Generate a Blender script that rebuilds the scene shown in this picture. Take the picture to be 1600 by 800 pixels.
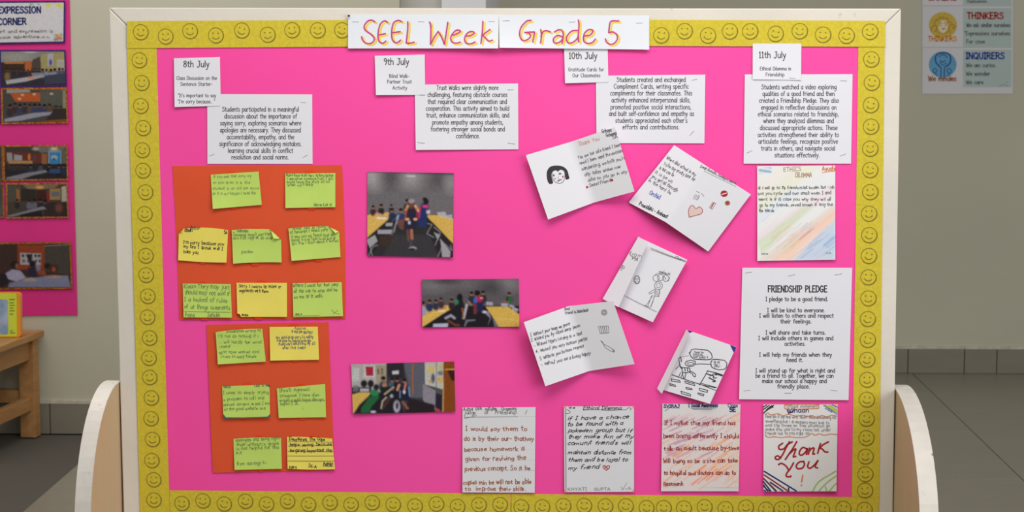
import bpy, math, random
import numpy as np
from mathutils import Matrix, Vector
random.seed(7); rng = np.random.default_rng(7)
for _o in list(bpy.data.objects): bpy.data.objects.remove(_o)
S = bpy.context.scene; COL = S.collection

# ------------------------------------------------------------------ camera
FPX = 3000.0; CAM = np.array([0, 0, 1.5]); YAW = -0.0281488; PIT = -0.1118644
FW = np.array([math.sin(YAW)*math.cos(PIT), math.cos(YAW)*math.cos(PIT), math.sin(PIT)])
RT = np.array([math.cos(YAW), -math.sin(YAW), 0.0]); UP = np.cross(RT, FW)
cd = bpy.data.cameras.new('camera'); cam = bpy.data.objects.new('camera', cd); COL.objects.link(cam)
cd.sensor_width = 36; cd.lens = 36*FPX/1600; cd.clip_start = .05; cd.clip_end = 100
M = Matrix(((RT[0], UP[0], -FW[0], 0), (RT[1], UP[1], -FW[1], 0), (RT[2], UP[2], -FW[2], 1.5), (0, 0, 0, 1)))
cam.matrix_world = M; S.camera = cam
cd.dof.use_dof = True; cd.dof.focus_distance = 4.40; cd.dof.aperture_fstop = 10.0

# ------------------------------------------------------------------ world, lights, exposure
w = bpy.data.worlds.new('world'); S.world = w; w.use_nodes = True
w.node_tree.nodes['Background'].inputs[0].default_value = (1.0, 0.97, 0.93, 1)
w.node_tree.nodes['Background'].inputs[1].default_value = 0.30
def area(name, loc, target, sx, sy, power, color):
    l = bpy.data.lights.new(name, 'AREA'); l.shape = 'RECTANGLE'; l.size = sx; l.size_y = sy
    l.energy = power; l.color = color
    o = bpy.data.objects.new(name, l); COL.objects.link(o); o.location = loc
    o.rotation_euler = (Vector(target)-Vector(loc)).to_track_quat('-Z', 'Y').to_euler()
    return o
area('ceiling_light', (0.05, 2.75, 3.0), (-.1, 4.3, .9), 2.4, 1.0, 50, (1.0, .965, .93))
area('window_light', (3.5, .9, 2.1), (0, 4.4, 1.0), 3.0, 2.2, 92, (.95, .97, 1.0))
area('rear_fill_light', (-1.9, 5.7, 3.0), (-1.9, 5.7, 0), 2.0, 1.6, 34, (1.0, .98, .93))  # added fill, no fixture: lifts the dark floor behind the board and left wall
S.view_settings.view_transform = 'Standard'; S.view_settings.look = 'None'
S.view_settings.gamma = 1; S.view_settings.use_curve_mapping = False
S.view_settings.exposure = 0.06

# ------------------------------------------------------------------ pixel -> point on a real plane
def rays(px, py):
    px = np.asarray(px, float); py = np.asarray(py, float)
    return FW + RT*((px-800)/FPX)[..., None] + UP*((400-py)/FPX)[..., None]
class Plane:                                  # a wall-like plane: X = along, Z = up, Y = into it
    def __init__(s, p0, n):
        s.p0 = np.array(p0, float); s.n = np.array(n, float)
        s.x = np.cross(np.array([0, 0, 1.0]), s.n)*1.0; s.x /= np.linalg.norm(s.x); s.z = np.array([0, 0, 1.0])
        s.R = Matrix(((s.x[0], -s.n[0], 0), (s.x[1], -s.n[1], 0), (s.x[2], -s.n[2], 1)))
    def P(s, px, py, h=0.0):                  # world point, h metres in front of the plane
        d = rays(px, py); h = np.asarray(h, float)
        t = ((s.p0-CAM)@s.n + h)/(d@s.n)
        return CAM + d*t[..., None]
    def loc(s, W, o):                         # world -> local of an object whose origin is o
        q = W-o; return np.stack([q@s.x, -(q@s.n), q@s.z], -1)
psi = math.radians(-2.3)
BOARD = Plane(CAM+rays(800, 400)*4.43, (math.sin(psi), -math.cos(psi), 0))
DL, DR = 7.2, 8.65
WALL_L = Plane((0, DL, 0), (0, -1, 0)); WALL_R = Plane((0, DR, 0), (0, -1, 0))

# ------------------------------------------------------------------ materials
def lin(c):
    c = np.asarray(c, float)/255; return np.where(c <= .04045, c/12.92, ((c+.055)/1.055)**2.4)
def A(r, g, b, L=.90): return tuple(np.clip(lin((r, g, b))/L, 0, .97))
_m = {}
def mat(name, c, rough=.75, noise=0, scale=8, c2=None, bump=0, bscale=60, metal=0, spec=.3, stretch=None, detail=4):
    if name in _m: return _m[name]
    m = bpy.data.materials.new(name); m.use_nodes = True; nt = m.node_tree; b = nt.nodes['Principled BSDF']
    b.inputs['Base Color'].default_value = (*c, 1); b.inputs['Roughness'].default_value = rough
    b.inputs['Metallic'].default_value = metal; b.inputs['Specular IOR Level'].default_value = spec
    tc = nt.nodes.new('ShaderNodeTexCoord'); mp = nt.nodes.new('ShaderNodeMapping')
    nt.links.new(tc.outputs['Object'], mp.inputs[0])
    if stretch: mp.inputs['Scale'].default_value = stretch
    nz = nt.nodes.new('ShaderNodeTexNoise'); nz.inputs['Scale'].default_value = scale; nz.inputs['Detail'].default_value = detail
    nt.links.new(mp.outputs[0], nz.inputs['Vector'])
    rp = nt.nodes.new('ShaderNodeValToRGB')
    c2 = c2 or tuple(x*(1-noise) for x in c)
    rp.color_ramp.elements[0].position = .35; rp.color_ramp.elements[1].position = .65
    rp.color_ramp.elements[0].color = (*c2, 1); rp.color_ramp.elements[1].color = (*c, 1)
    nt.links.new(nz.outputs['Fac'], rp.inputs[0]); nt.links.new(rp.outputs[0], b.inputs['Base Color'])
    if bump:
        n2 = nt.nodes.new('ShaderNodeTexNoise'); n2.inputs['Scale'].default_value = bscale
        nt.links.new(mp.outputs[0], n2.inputs['Vector'])
        bp = nt.nodes.new('ShaderNodeBump'); bp.inputs['Strength'].default_value = bump; bp.inputs['Distance'].default_value = .004
        nt.links.new(n2.outputs['Fac'], bp.inputs['Height']); nt.links.new(bp.outputs[0], b.inputs['Normal'])
    _m[name] = m; return m
def vmat(name, rough=.5, spec=.3):            # print: colour comes from the mesh's own colour attribute
    m = bpy.data.materials.new(name); m.use_nodes = True; nt = m.node_tree; b = nt.nodes['Principled BSDF']
    a = nt.nodes.new('ShaderNodeVertexColor'); a.layer_name = 'Col'
    nt.links.new(a.outputs[0], b.inputs['Base Color']); b.inputs['Roughness'].default_value = rough
    b.inputs['Specular IOR Level'].default_value = spec; return m

WHITE = mat('white_paper', (.78, .785, .84), .8, .03, 5, bump=.15, bscale=14)
BANNER = mat('banner_paper', (.76, .79, .84), .8, .02, 5, bump=.1, bscale=12)
CARDW = mat('card_paper', (.80, .80, .85), .8, .03, 6, bump=.15, bscale=14)
PINK = mat('pink_chart_paper', (.97, .082, .40), .62, .0, 1.6, c2=(.95, .070, .37), bump=.12, bscale=5)
YELLOW = mat('yellow_border_paper', A(196, 178, 50, .82), .8, .12, 110, bump=.2, bscale=200, detail=2)
ORANGE = mat('orange_paper', A(207, 78, 42, .82), .75, .06, 7, bump=.1, bscale=20)
ORANGE_T = mat('orange_tape', A(215, 65, 22, .82), .4, .05, 40)
NGREEN = mat('green_note_paper', A(178, 204, 98, .82), .8, .06, 16, bump=.15, bscale=16)
NYELL = mat('yellow_note_paper', A(220, 205, 92, .82), .8, .06, 16, bump=.15, bscale=16)
FRAME = mat('cream_painted_wood', (.75, .705, .62), .55, .10, 3, bump=.15, bscale=40, stretch=(1, 1, 1))
EDGE = mat('white_painted_edge', (.72, .68, .62), .5, .10, 14, bump=.2, bscale=60)
def scuffs(m):                                # small dark scuffs and old pin holes in the paint
    nt = m.node_tree; b = nt.nodes['Principled BSDF']; src = b.inputs['Base Color'].links[0].from_socket
    tc = nt.nodes.new('ShaderNodeTexCoord'); a = nt.nodes.new('ShaderNodeTexNoise'); a.inputs['Scale'].default_value = 55; a.inputs['Detail'].default_value = 6
    c = nt.nodes.new('ShaderNodeTexNoise'); c.inputs['Scale'].default_value = 3.5
    nt.links.new(tc.outputs['Object'], a.inputs['Vector']); nt.links.new(tc.outputs['Object'], c.inputs['Vector'])
    r = nt.nodes.new('ShaderNodeValToRGB'); r.color_ramp.elements[0].position = .66; r.color_ramp.elements[1].position = .74
    r2 = nt.nodes.new('ShaderNodeValToRGB'); r2.color_ramp.elements[0].position = .5; r2.color_ramp.elements[1].position = .62
    mu = nt.nodes.new('ShaderNodeMath'); mu.operation = 'MULTIPLY'; mx = nt.nodes.new('ShaderNodeMixRGB'); mx.inputs[2].default_value = (.25, .2, .15, 1)
    nt.links.new(a.outputs['Fac'], r.inputs[0]); nt.links.new(c.outputs['Fac'], r2.inputs[0]); nt.links.new(r.outputs[0], mu.inputs[0]); nt.links.new(r2.outputs[0], mu.inputs[1])
    nt.links.new(mu.outputs[0], mx.inputs[0]); nt.links.new(src, mx.inputs[1]); nt.links.new(mx.outputs[0], b.inputs['Base Color'])
scuffs(FRAME); scuffs(EDGE)
TAN = mat('tan_laminate', (.58, .46, .26), .5, .12, 5, c2=(.60, .41, .26), stretch=(1, 5, .6))
INK = mat('black_ink', (.035, .035, .04), .7); INKG = mat('grey_ink', (.16, .16, .17), .7)
PENCIL = mat('grey_pencil', (.30, .30, .32), .7); OLIVE = mat('olive_ink', (.22, .18, .03), .7)
GPEN = mat('faint_green_pencil', (.24, .33, .11), .7); DGPEN = mat('dark_green_pen', (.17, .25, .09), .7); SOFT = mat('printed_black', (.065, .065, .07), .7)
MAG = mat('magenta_marker', (.62, .05, .24), .7, .2, 90); YEL = mat('yellow_marker', (.90, .66, .10), .7, .15, 60)
ORMK = mat('orange_marker', (.75, .20, .05), .7, .1, 50)
BROWNR = mat('brown_red_pen', (.36, .10, .035), .7); DRED = mat('dark_red_pen', (.33, .025, .02), .7)
RED = mat('red_pen', (.52, .02, .025), .6); NAVY = mat('navy_pen', (.02, .03, .16), .6); BLUEP = mat('blue_pen', (.06, .14, .45), .6)
LGREEN = mat('light_green_marker', (.34, .56, .12), .7); TEAL = mat('teal_marker', (.02, .14, .15), .7)
PURPLE = mat('purple_corner', (.045, .03, .26), .6); SALMON = mat('salmon_crayon', (.72, .40, .32), .8)
DRED2 = mat('deep_red_marker', (.40, .018, .025), .6); WINE = mat('wine_crayon', (.40, .02, .03), .8); BRN = mat('brown_crayon', (.38, .14, .06), .8)
STEEL = mat('staple_steel', (.55, .55, .56), .35, metal=.9); BLACKP = mat('black_plastic', (.02, .02, .022), .4)
PRINT = vmat('photo_print', .45, .25); CRAYON = vmat('crayon_sheet', .8, .2)
WALLM = mat('cream_wall_paint', (.53, .51, .40), .8, .07, 1.3, bump=.15, bscale=9)
PILM = mat('white_pillar_paint', (.72, .72, .74), .7, .03, 3); PILG = mat('grey_pillar_paint', (.50, .49, .45), .7, .03, 3)
TILE = mat('beige_floor_tile', (.25, .232, .182), .32, .06, 3, spec=.35, stretch=(.6, 5, 1))
GROUT = mat('dark_grout', (.10, .09, .075), .9); SKIRT = mat('skirting_tile', (.235, .215, .17), .45, .08, 6, stretch=(1, 1, 3))
DUST = mat('skirting_dusty_mortar', (.62, .57, .48), .9, .2, 40)
WOOD = mat('orange_wood', (.50, .27, .10), .45, .22, 9, c2=(.42, .20, .07), stretch=(4, .6, 4))

# ------------------------------------------------------------------ objects
def tag(o, label=None, cat=None, group=None, kind=None):
    for k, v in (('label', label), ('category', cat), ('group', group), ('kind', kind)):
        if v: o[k] = v
    return o
def link(name, verts, faces, m, parent=None, loc=None, R=None, smooth=False):
    me = bpy.data.meshes.new(name); me.from_pydata([tuple(map(float, v)) for v in verts], [], [tuple(map(int, f)) for f in faces])
    me.materials.append(m); me.update()
    if smooth: me.polygons.foreach_set('use_smooth', [True]*len(me.polygons))
    o = bpy.data.objects.new(name, me); COL.objects.link(o)
    if parent is not None: o.parent = parent
    elif loc is not None: place(o, loc, R)
    return o
def place(o, loc, R=None):
    o.matrix_world = Matrix.Translation(Vector([float(x) for x in loc])) @ (R.to_4x4() if R is not None else Matrix())
def empty(name, loc, R=None):
    o = bpy.data.objects.new(name, None); o.empty_display_size = .05; COL.objects.link(o); place(o, loc, R); return o
def box(x0, x1, y0, y1, z0, z1, b=0.0):
    """bevelled box: the corners of each face pulled in by b"""
    if b <= 0:
        v = [(x, y, z) for x in (x0, x1) for y in (y0, y1) for z in (z0, z1)]
        return v, [(0, 1, 3, 2), (4, 6, 7, 5), (0, 4, 5, 1), (2, 3, 7, 6), (0, 2, 6, 4), (1, 5, 7, 3)]
    import bmesh
    bm = bmesh.new(); bmesh.ops.create_cube(bm, size=1)
    for q in bm.verts:
        q.co = Vector(((x0+x1)/2+q.co.x*(x1-x0), (y0+y1)/2+q.co.y*(y1-y0), (z0+z1)/2+q.co.z*(z1-z0)))
    bmesh.ops.bevel(bm, geom=list(bm.edges), offset=b, segments=2, affect='EDGES', profile=.5)
    v = [tuple(q.co) for q in bm.verts]; f = [[q.index for q in p.verts] for p in bm.faces]; bm.free(); return v, f
class MB:
    def __init__(s): s.v = []; s.f = []
    def add(s, v, f):
        n = len(s.v); s.v += [tuple(p) for p in v]; s.f += [tuple(i+n for i in q) for q in f]
    def box(s, *a, **k): s.add(*box(*a, **k))

# ------------------------------------------------------------------ a single-stroke pen alphabet (baseline 0, x-height 5, capitals 8, tails -3)
G = {
'a': (4.4, '~3.8,4.2 2.6,5 1.2,4.6 .4,3 .6,1 1.8,0 3,.6 3.8,2.2;3.9,5 3.8,2 4.2,0'), 'b': (4.4, '.5,8.2 .5,0;~.5,3 1.6,4.8 3,4.8 4,3.4 3.8,1.2 2.6,0 1.2,.2 .5,1.4'),
'c': (3.8, '~3.7,4.3 2.6,5 1.2,4.5 .4,2.8 .8,.8 2,0 3.6,.8'), 'd': (4.6, '4.1,8.4 4,2 4.2,0;~4,3.8 2.8,5 1.4,4.6 .4,3 .6,1 1.8,0 3.2,.6 4,2'),
'e': (4.2, '~.5,2.6 3.8,3 3.6,4.4 2.4,5 1,4.4 .4,2.6 .8,.8 2.2,0 3.8,.8'), 'f': (3.2, '~3.4,7.6 2.4,8.3 1.5,7.6 1.3,5 1.3,0;.2,4.7 2.9,4.9'),
'g': (4.4, '~3.9,4.2 2.6,5 1.2,4.6 .4,3 .8,1.2 2,.6 3.2,1.2 3.9,2.6;~4,5 4,1 3.8,-2 2.2,-3 .6,-2.2'), 'h': (4.4, '.5,8.4 .5,0;~.5,3 1.8,4.8 3.2,4.8 3.8,3.4 3.9,0'),
'i': (1.4, '.7,5 .7,0;.6,6.9 .8,7.3'), 'j': (2.2, '~1.6,5 1.6,-1 1,-2.8 -.2,-2.6;1.5,6.9 1.7,7.3'), 'k': (4.2, '.5,8.4 .5,0;3.6,4.9 .6,2.2 3.9,0'),
'l': (1.5, '.7,8.4 .7,0'), 'm': (6.6, '.5,5 .5,0;~.5,3.2 1.6,4.9 2.8,4.6 3.2,3 3.2,0;~3.2,3.2 4.4,4.9 5.6,4.6 6,3 6,0'), 'n': (4.4, '.5,5 .5,0;~.5,3.2 1.8,4.9 3.2,4.7 3.8,3.2 3.9,0'),
'o': (4.5, '~2.2,5 .8,4.2 .4,2.4 1,.6 2.4,0 3.8,.9 4.1,2.8 3.4,4.5 2.2,5'), 'p': (4.4, '.5,5 .5,-3.2;~.5,3.4 1.8,4.9 3.2,4.7 4,3 3.6,1 2.2,0 .6,.9'),
'q': (4.4, '~3.9,4.2 2.6,5 1.2,4.6 .4,3 .6,1 1.8,0 3,.6 3.9,2;4,5 3.9,-3.2'), 'r': (3.2, '.5,5 .5,0;~.5,2.8 1.3,4.4 2.4,5 3.1,4.7'),
's': (3.6, '~3.3,4.4 2.2,5 .9,4.5 .8,3.3 2.2,2.5 3.2,1.6 2.9,.4 1.6,0 .3,.8'), 't': (3.2, '~1.5,7.4 1.3,3 1.5,.6 2.9,.2;.1,4.8 3,5'),
'u': (4.4, '~.5,5 .5,1.6 1.4,.1 2.8,.4 3.8,2;3.9,5 3.9,0'), 'v': (4, '.2,5 2,0 3.8,5'), 'w': (6, '.2,5 1.6,0 3,4.2 4.4,0 5.8,5'), 'x': (4, '.3,5 3.7,0;3.6,5 .3,0'),
'y': (4.1, '.3,5 2.1,.6;~3.9,5 2.4,.6 1,-2.8 0,-3'), 'z': (4, '.3,4.9 3.6,4.9 .3,.1 3.8,.1'),
'A': (5.4, '.2,0 2.6,8 5,0;1,2.8 4.2,2.8'), 'B': (5, '.6,0 .6,8;~.6,8 3,7.9 4,6.4 3,4.5 .6,4.3;~.6,4.3 3.6,4 4.6,2.2 3.4,.2 .6,0'), 'C': (5.2, '~4.8,6.8 3.2,8 1.4,7.2 .4,4.4 1,1.4 2.8,0 4.8,1'),
'D': (5.4, '.6,0 .6,8;~.6,8 3,7.8 4.8,5.8 4.9,2.8 3.4,.5 .6,0'), 'E': (4.6, '4.2,8 .6,8 .6,0 4.3,0;.6,4.2 3.6,4.2'), 'F': (4.4, '4.2,8 .6,8 .6,0;.6,4.2 3.6,4.2'),
'G': (5.6, '~4.8,6.8 3.2,8 1.4,7.2 .4,4.4 1,1.4 2.8,0 4.6,.8 4.9,3.2;3,3.4 5.1,3.4'), 'H': (5.2, '.6,8 .6,0;4.6,8 4.6,0;.6,4.1 4.6,4.1'), 'I': (2.6, '1.3,8 1.3,0;.3,8 2.3,8;.3,0 2.3,0'),
'J': (4.4, '~3.4,7.8 3.3,3 2.8,.6 1.4,-.4 .2,.8;1.6,7.9 4.4,7.9'), 'K': (5, '.6,8 .6,0;4.4,8 .7,3.6 4.7,0'), 'L': (4.2, '.6,8 .6,0 4,0'), 'M': (6.6, '.5,0 .8,8 3.2,2.4 5.6,8 6,0'),
'N': (5.4, '.6,0 .6,8 4.7,0 4.7,8'), 'O': (5.8, '~2.8,8 1,6.8 .4,4 1,1.2 2.8,0 4.6,1.2 5.2,4 4.6,6.8 2.8,8'), 'P': (4.8, '.6,0 .6,8;~.6,8 3.2,7.8 4.3,6 3.4,4 .6,3.6'),
'Q': (5.8, '~2.8,8 1,6.8 .4,4 1,1.2 2.8,0 4.6,1.2 5.2,4 4.6,6.8 2.8,8;3.4,2 5.6,-.8'), 'R': (5, '.6,0 .6,8;~.6,8 3.2,7.8 4.2,6.2 3.2,4.3 .6,4;2.4,4 4.6,0'),
'S': (4.8, '~4.3,6.9 2.8,8 1.1,7.4 .8,5.6 2.4,4.4 4,3.2 4.2,1.4 2.8,0 .8,.4 .3,1.4'), 'T': (4.8, '.2,8 4.6,8;2.4,8 2.4,0'), 'U': (5.2, '~.6,8 .6,3 1.2,.8 2.6,0 4,.8 4.6,3 4.6,8'),
'V': (5, '.2,8 2.5,0 4.8,8'), 'W': (7, '.2,8 1.8,0 3.5,6 5.2,0 6.8,8'), 'X': (4.8, '.3,8 4.5,0;4.5,8 .3,0'), 'Y': (4.8, '.2,8 2.4,4 4.6,8;2.4,4 2.4,0'), 'Z': (4.8, '.3,8 4.4,8 .3,0 4.6,0'),
'0': (4.6, '~2.3,8 .8,6.6 .4,4 .9,1.2 2.3,0 3.7,1.2 4.2,4 3.7,6.8 2.3,8'), '1': (3, '.4,6.6 1.5,8 1.5,0;.5,0 2.6,0'), '5': (4.4, '4,8 1,8 .7,4.6;~.7,4.6 2.4,5.2 4,4 4,1.6 2.4,0 .4,.9'),
'4': (4.6, '3.2,0 3.2,8 .4,2.6 4.4,2.6'), '8': (4.6, '~2.3,8 .9,7.2 .8,5.4 2.3,4.3 3.9,3 3.9,1 2.3,0 .7,1 .7,3 2.3,4.3 3.8,5.4 3.7,7.2 2.3,8'), '9': (4.4, '~3.8,6.4 2.6,8 1,7.4 .5,5.6 1.4,4.2 3,4.6 3.8,6.4;~3.8,6.6 3.7,3 2.4,0'),
'.': (1.6, '.6,.1 .9,.5'), ',': (1.6, '.9,.6 .4,-1.4'), '-': (3, '.4,2.8 2.7,2.8'), "'": (1.4, '.8,8.2 .6,6.6'), '"': (2.4, '.7,8.2 .5,6.6;1.9,8.2 1.7,6.6'), '!': (1.6, '.8,8.2 .7,2.4;.7,.2 .8,.7'), ' ': (3.2, ''),
'/': (3.4, '.2,-1 3.2,8.4'), '(': (2.4, '~2,9 .8,6.6 .6,2.6 1.8,-1'), ')': (2.4, '~.4,9 1.6,6.6 1.8,2.6 .6,-1'), '=': (3, '.4,2 2.7,2;.4,3.8 2.7,3.8'), '2': (4.4, '~.5,6.4 1.8,8 3.4,7.6 3.8,6 2.6,3.4 .4,.1;.4,0 4.2,0')}
def catmull(p, k):
    p = np.array(p, float)
    if len(p) < 3: return p
    q = np.vstack([2*p[0]-p[1], p, 2*p[-1]-p[-2]]); out = []
    for i in range(1, len(q)-2):
        for j in range(k):
            t = j/k; a, b, c, d = q[i-1:i+3]
            out.append(.5*((2*b)+(c-a)*t+(2*a-5*b+4*c-d)*t*t+(3*b-a-3*c+d)*t**3))
    out.append(p[-1]); return np.array(out)
def glyph(ch, k=2):
    wd, s = G.get(ch, G['-']); res = []
    for st in s.split(';'):
        if not st: continue
        sm = st[0] == '~'; pts = [tuple(map(float, t.split(','))) for t in st.lstrip('~').split()]
        res.append(catmull(pts, k) if sm else np.array(pts))
    return wd, res
_gc = {}
def gl(ch, k):
    if (ch, k) not in _gc: _gc[ch, k] = glyph(ch, k)
    return _gc[ch, k]
class Ink:                                    # collects pen strokes given in photograph pixels; put on a sheet later
    def __init__(s): s.v = []; s.f = []
    def ribbon(s, pts, wd, closed=False):
        p = np.array(pts, float)
        if closed: p = np.vstack([p, p[:1]])
        if len(p) < 2: return
        if len(p) > 2 and not closed:
            e_ = np.diff(p, axis=0); L_ = np.hypot(*e_.T); L_[L_ < 1e-9] = 1; e_ = e_/L_[:, None]
            cut = [i+1 for i in range(len(e_)-1) if e_[i]@e_[i+1] < .45]
            if cut:
                for a, b in zip([0]+cut, cut+[len(p)-1]): s.ribbon(p[a:b+1], wd)
                return
        d = np.gradient(p, axis=0) if len(p) > 2 else np.array([p[1]-p[0]]*2)
        if closed: d[0] = d[-1] = (p[1]-p[-2])
        L = np.hypot(*d.T)[:, None]; L[L < 1e-9] = 1; d = d/L; nrm = np.stack([-d[:, 1], d[:, 0]], -1)*wd/2
        if not closed:
            p = p.copy(); p[0] -= d[0]*wd*.35; p[-1] += d[-1]*wd*.35
        n = len(s.v); k = len(p)
        for i in range(k): s.v.append(p[i]+nrm[i]); s.v.append(p[i]-nrm[i])
        for i in range(k-1): s.f.append((n+2*i, n+2*i+2, n+2*i+3, n+2*i+1))
    def poly(s, pts):
        n = len(s.v); s.v += [np.array(p, float) for p in pts]; s.f.append(tuple(range(n, n+len(pts))))
    def disc(s, cx, cy, rx, ry=None, ang=0, k=14):
        ry = ry or rx; c, sn = math.cos(ang), math.sin(ang)
        s.poly([(cx+rx*math.cos(t)*c-ry*math.sin(t)*sn, cy+rx*math.cos(t)*sn+ry*math.sin(t)*c) for t in np.linspace(0, 2*math.pi, k, endpoint=False)])
    def ring(s, cx, cy, rx, ry, wd, k=20, a0=0, a1=2*math.pi):
        s.ribbon([(cx+rx*math.cos(t), cy+ry*math.sin(t)) for t in np.linspace(a0, a1, k+1)], wd)
    def text(s, t, x0, y0, x1, y1=None, xh=4.6, wd=.9, caps=False, slant=0, jit=0, k=2, asc=1.0):
        """write t from (x0,y0) to (x1,y1): the line through the middle of the small letters"""
        y1 = y0 if y1 is None else y1
        adv = []; x = 0
        for ch in t:
            g, st = gl(ch, k); adv.append((x, st)); x += g+.75
        x -= .75; ux = np.array([x1-x0, y1-y0], float); L = np.hypot(*ux); ux /= L; uy = np.array([ux[1], -ux[0]])
        if uy[1] > 0: uy = -uy
        sy = xh/(8 if caps else 5); sx = L/x; o = np.array([x0, y0], float)-uy*xh/2
        for gx, st in adv:
            j = rng.normal(0, jit, 2) if jit else (0, 0); js = 1+(rng.normal(0, .12) if jit else 0)
            for p in st:
                yy = p[:, 1]*sy*js; yy = np.where(yy > xh, xh+(yy-xh)*asc, yy)
                xx = (gx+p[:, 0])*sx+yy*slant+j[0]
                s.ribbon(o+xx[:, None]*ux+(yy+j[1])[:, None]*uy, wd)
def crop(ox, oy, sc):                          # coordinates read in an enlarged view -> photograph pixels
    return lambda s: [(ox+a/sc, oy+b/sc) for a, b in (tuple(map(float, q.split(','))) for q in s.split())]

# ------------------------------------------------------------------ sheets of paper lying on a plane
class Sheet:
    def __init__(s, name, plane, corners, h0, m, lifts=(0, 0, 0, 0), bow=(0, 0, 0, 0), wave=0, n=(12, 12), th=.0003, fold=None,
                 label=None, cat=None, group=None, parent=None, pw=2.0, paint=None, hfun=None):
        s.c = np.array(corners, float); s.h0 = h0; s.l = lifts; s.bow = bow; s.wave = wave; s.pw = pw; s.pl = plane; s.ph = random.random()*6; s.hf = hfun
        n, mm = n; S_, T_ = np.meshgrid(np.linspace(0, 1, n+1), np.linspace(0, 1, mm+1))
        px, py = s.px(S_, T_); h = s.h(S_, T_)
        if fold is not None:                  # corner bent over along the line a-b: (a, b, height per px)
            for a, b, k in fold:
                a = np.array(a, float); b = np.array(b, float); e = (b-a)/np.hypot(*(b-a)); nn = np.array([-e[1], e[0]])
                cen = s.c.mean(0)
                if (cen-a)@nn > 0: nn = -nn
                dd = (px-a[0])*nn[0]+(py-a[1])*nn[1]; over = dd > 0
                px = np.where(over, px-1.75*dd*nn[0], px); py = np.where(over, py-1.75*dd*nn[1], py)
                h = np.where(over, h+.0008+np.abs(dd)*k*.0013, h)
        W = plane.P(px, py, h); cw = plane.P(*s.c.mean(0), h0); s.o = cw if parent is None else None
        org = cw if parent is None else np.array(parent['_o']) if '_o' in parent else cw
        s.org = cw if parent is None else parent_org[parent.name]
        V = plane.loc(W, s.org).reshape(-1, 3); B = V+np.array([0, th, 0]); N = len(V); idx = np.arange(N).reshape(mm+1, n+1)
        F = []
        for j in range(mm):
            for i in range(n):
                a, b, c, d = idx[j, i], idx[j, i+1], idx[j+1, i+1], idx[j+1, i]
                F.append((a, d, c, b)); F.append((a+N, b+N, c+N, d+N))
        rim = list(idx[0, :])+list(idx[1:, -1])+list(idx[-1, -2::-1])+list(idx[-2:0:-1, 0])
        rv = V[rim]; rb = B[rim]; K = len(rim)       # the cut edge has its own vertices so that it stays crisp
        for i in range(K): F.append((2*N+i, 2*N+(i+1) % K, 2*N+K+(i+1) % K, 2*N+K+i))
        s.ob = link(name, np.vstack([V, B, rv, rb]), F, m, parent, cw if parent is None else None, plane.R, smooth=False)
        me = s.ob.data; sm = [p.index < 2*n*mm for p in me.polygons]; me.polygons.foreach_set('use_smooth', sm)
        if parent is None: parent_org[s.ob.name] = cw
        if paint is not None:
            C = paint(px, py); C = np.clip(C, 0, 1).reshape(-1, 3); C = np.vstack([C, C, C[rim], C[rim]]); at = me.color_attributes.new('Col', 'FLOAT_COLOR', 'POINT')
            at.data.foreach_set('color', np.hstack([C, np.ones((len(C), 1))]).astype(np.float32).ravel())
        tag(s.ob, label, cat, group)
        s.nink = 0
    def px(s, S_, T_):
        a, b, c, d = s.c; q = lambda k: a[k]*(1-S_)*(1-T_)+b[k]*S_*(1-T_)+c[k]*S_*T_+d[k]*(1-S_)*T_
        x, y = q(0), q(1); t, r, bo, l = s.bow
        y = y-t*4*S_*(1-S_)*(1-T_)+bo*4*S_*(1-S_)*T_; x = x+r*4*T_*(1-T_)*S_-l*4*T_*(1-T_)*(1-S_)
        return x, y
    def h(s, S_, T_):
        if s.hf is not None: return s.h0+s.hf(S_, T_)
        tl, tr, br, bl = s.l; p = s.pw
        h = tl*((1-S_)*(1-T_))**p+tr*(S_*(1-T_))**p+br*(S_*T_)**p+bl*((1-S_)*T_)**p
        return s.h0+h+s.wave*(.5+.5*np.sin(S_*7+T_*3+s.ph))*(.3+.7*T_)
    def st(s, x, y):
        S_ = np.full(len(x), .5); T_ = S_.copy(); a, b, c, d = s.c
        for _ in range(8):
            px, py = s.px(S_, T_); e = 1e-4; ax, ay = s.px(S_+e, T_); bx, by = s.px(S_, T_+e)
            J = np.array([[(ax-px)/e, (bx-px)/e], [(ay-py)/e, (by-py)/e]]); det = J[0, 0]*J[1, 1]-J[0, 1]*J[1, 0]
            rx, ry = x-px, y-py; S_ = S_+(rx*J[1, 1]-ry*J[0, 1])/det; T_ = T_+(ry*J[0, 0]-rx*J[1, 0])/det
        return np.clip(S_, 0, 1), np.clip(T_, 0, 1)
    def ink(s, ink, m, name='handwriting', up=.0003, label=None):
        if not ink.v: return
        v = np.array(ink.v); a, b = s.st(v[:, 0], v[:, 1]); h = s.h(a, b)+up+.00004*s.nink; s.nink += 1
        W = s.pl.P(v[:, 0], v[:, 1], h)
        o = link(name, s.pl.loc(W, s.org), ink.f, m, s.ob)
        me = o.data; nn = np.zeros(len(me.polygons)*3); me.polygons.foreach_get('normal', nn)
        fl = [i for i in range(len(me.polygons)) if nn[3*i+1] > 0]
        if fl:
            fc = list(ink.f)
            for i in fl: fc[i] = tuple(reversed(fc[i]))
            me2 = bpy.data.meshes.new(name); me2.from_pydata([tuple(x.co) for x in me.vertices], [], fc); me2.materials.append(m); o.data = me2
        if name in ('handwriting', 'printed_text', 'small_lettering', 'lettering') or name.endswith('_lines'): o['kind'] = 'stuff'
        if label: o['label'] = label
        return o
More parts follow.
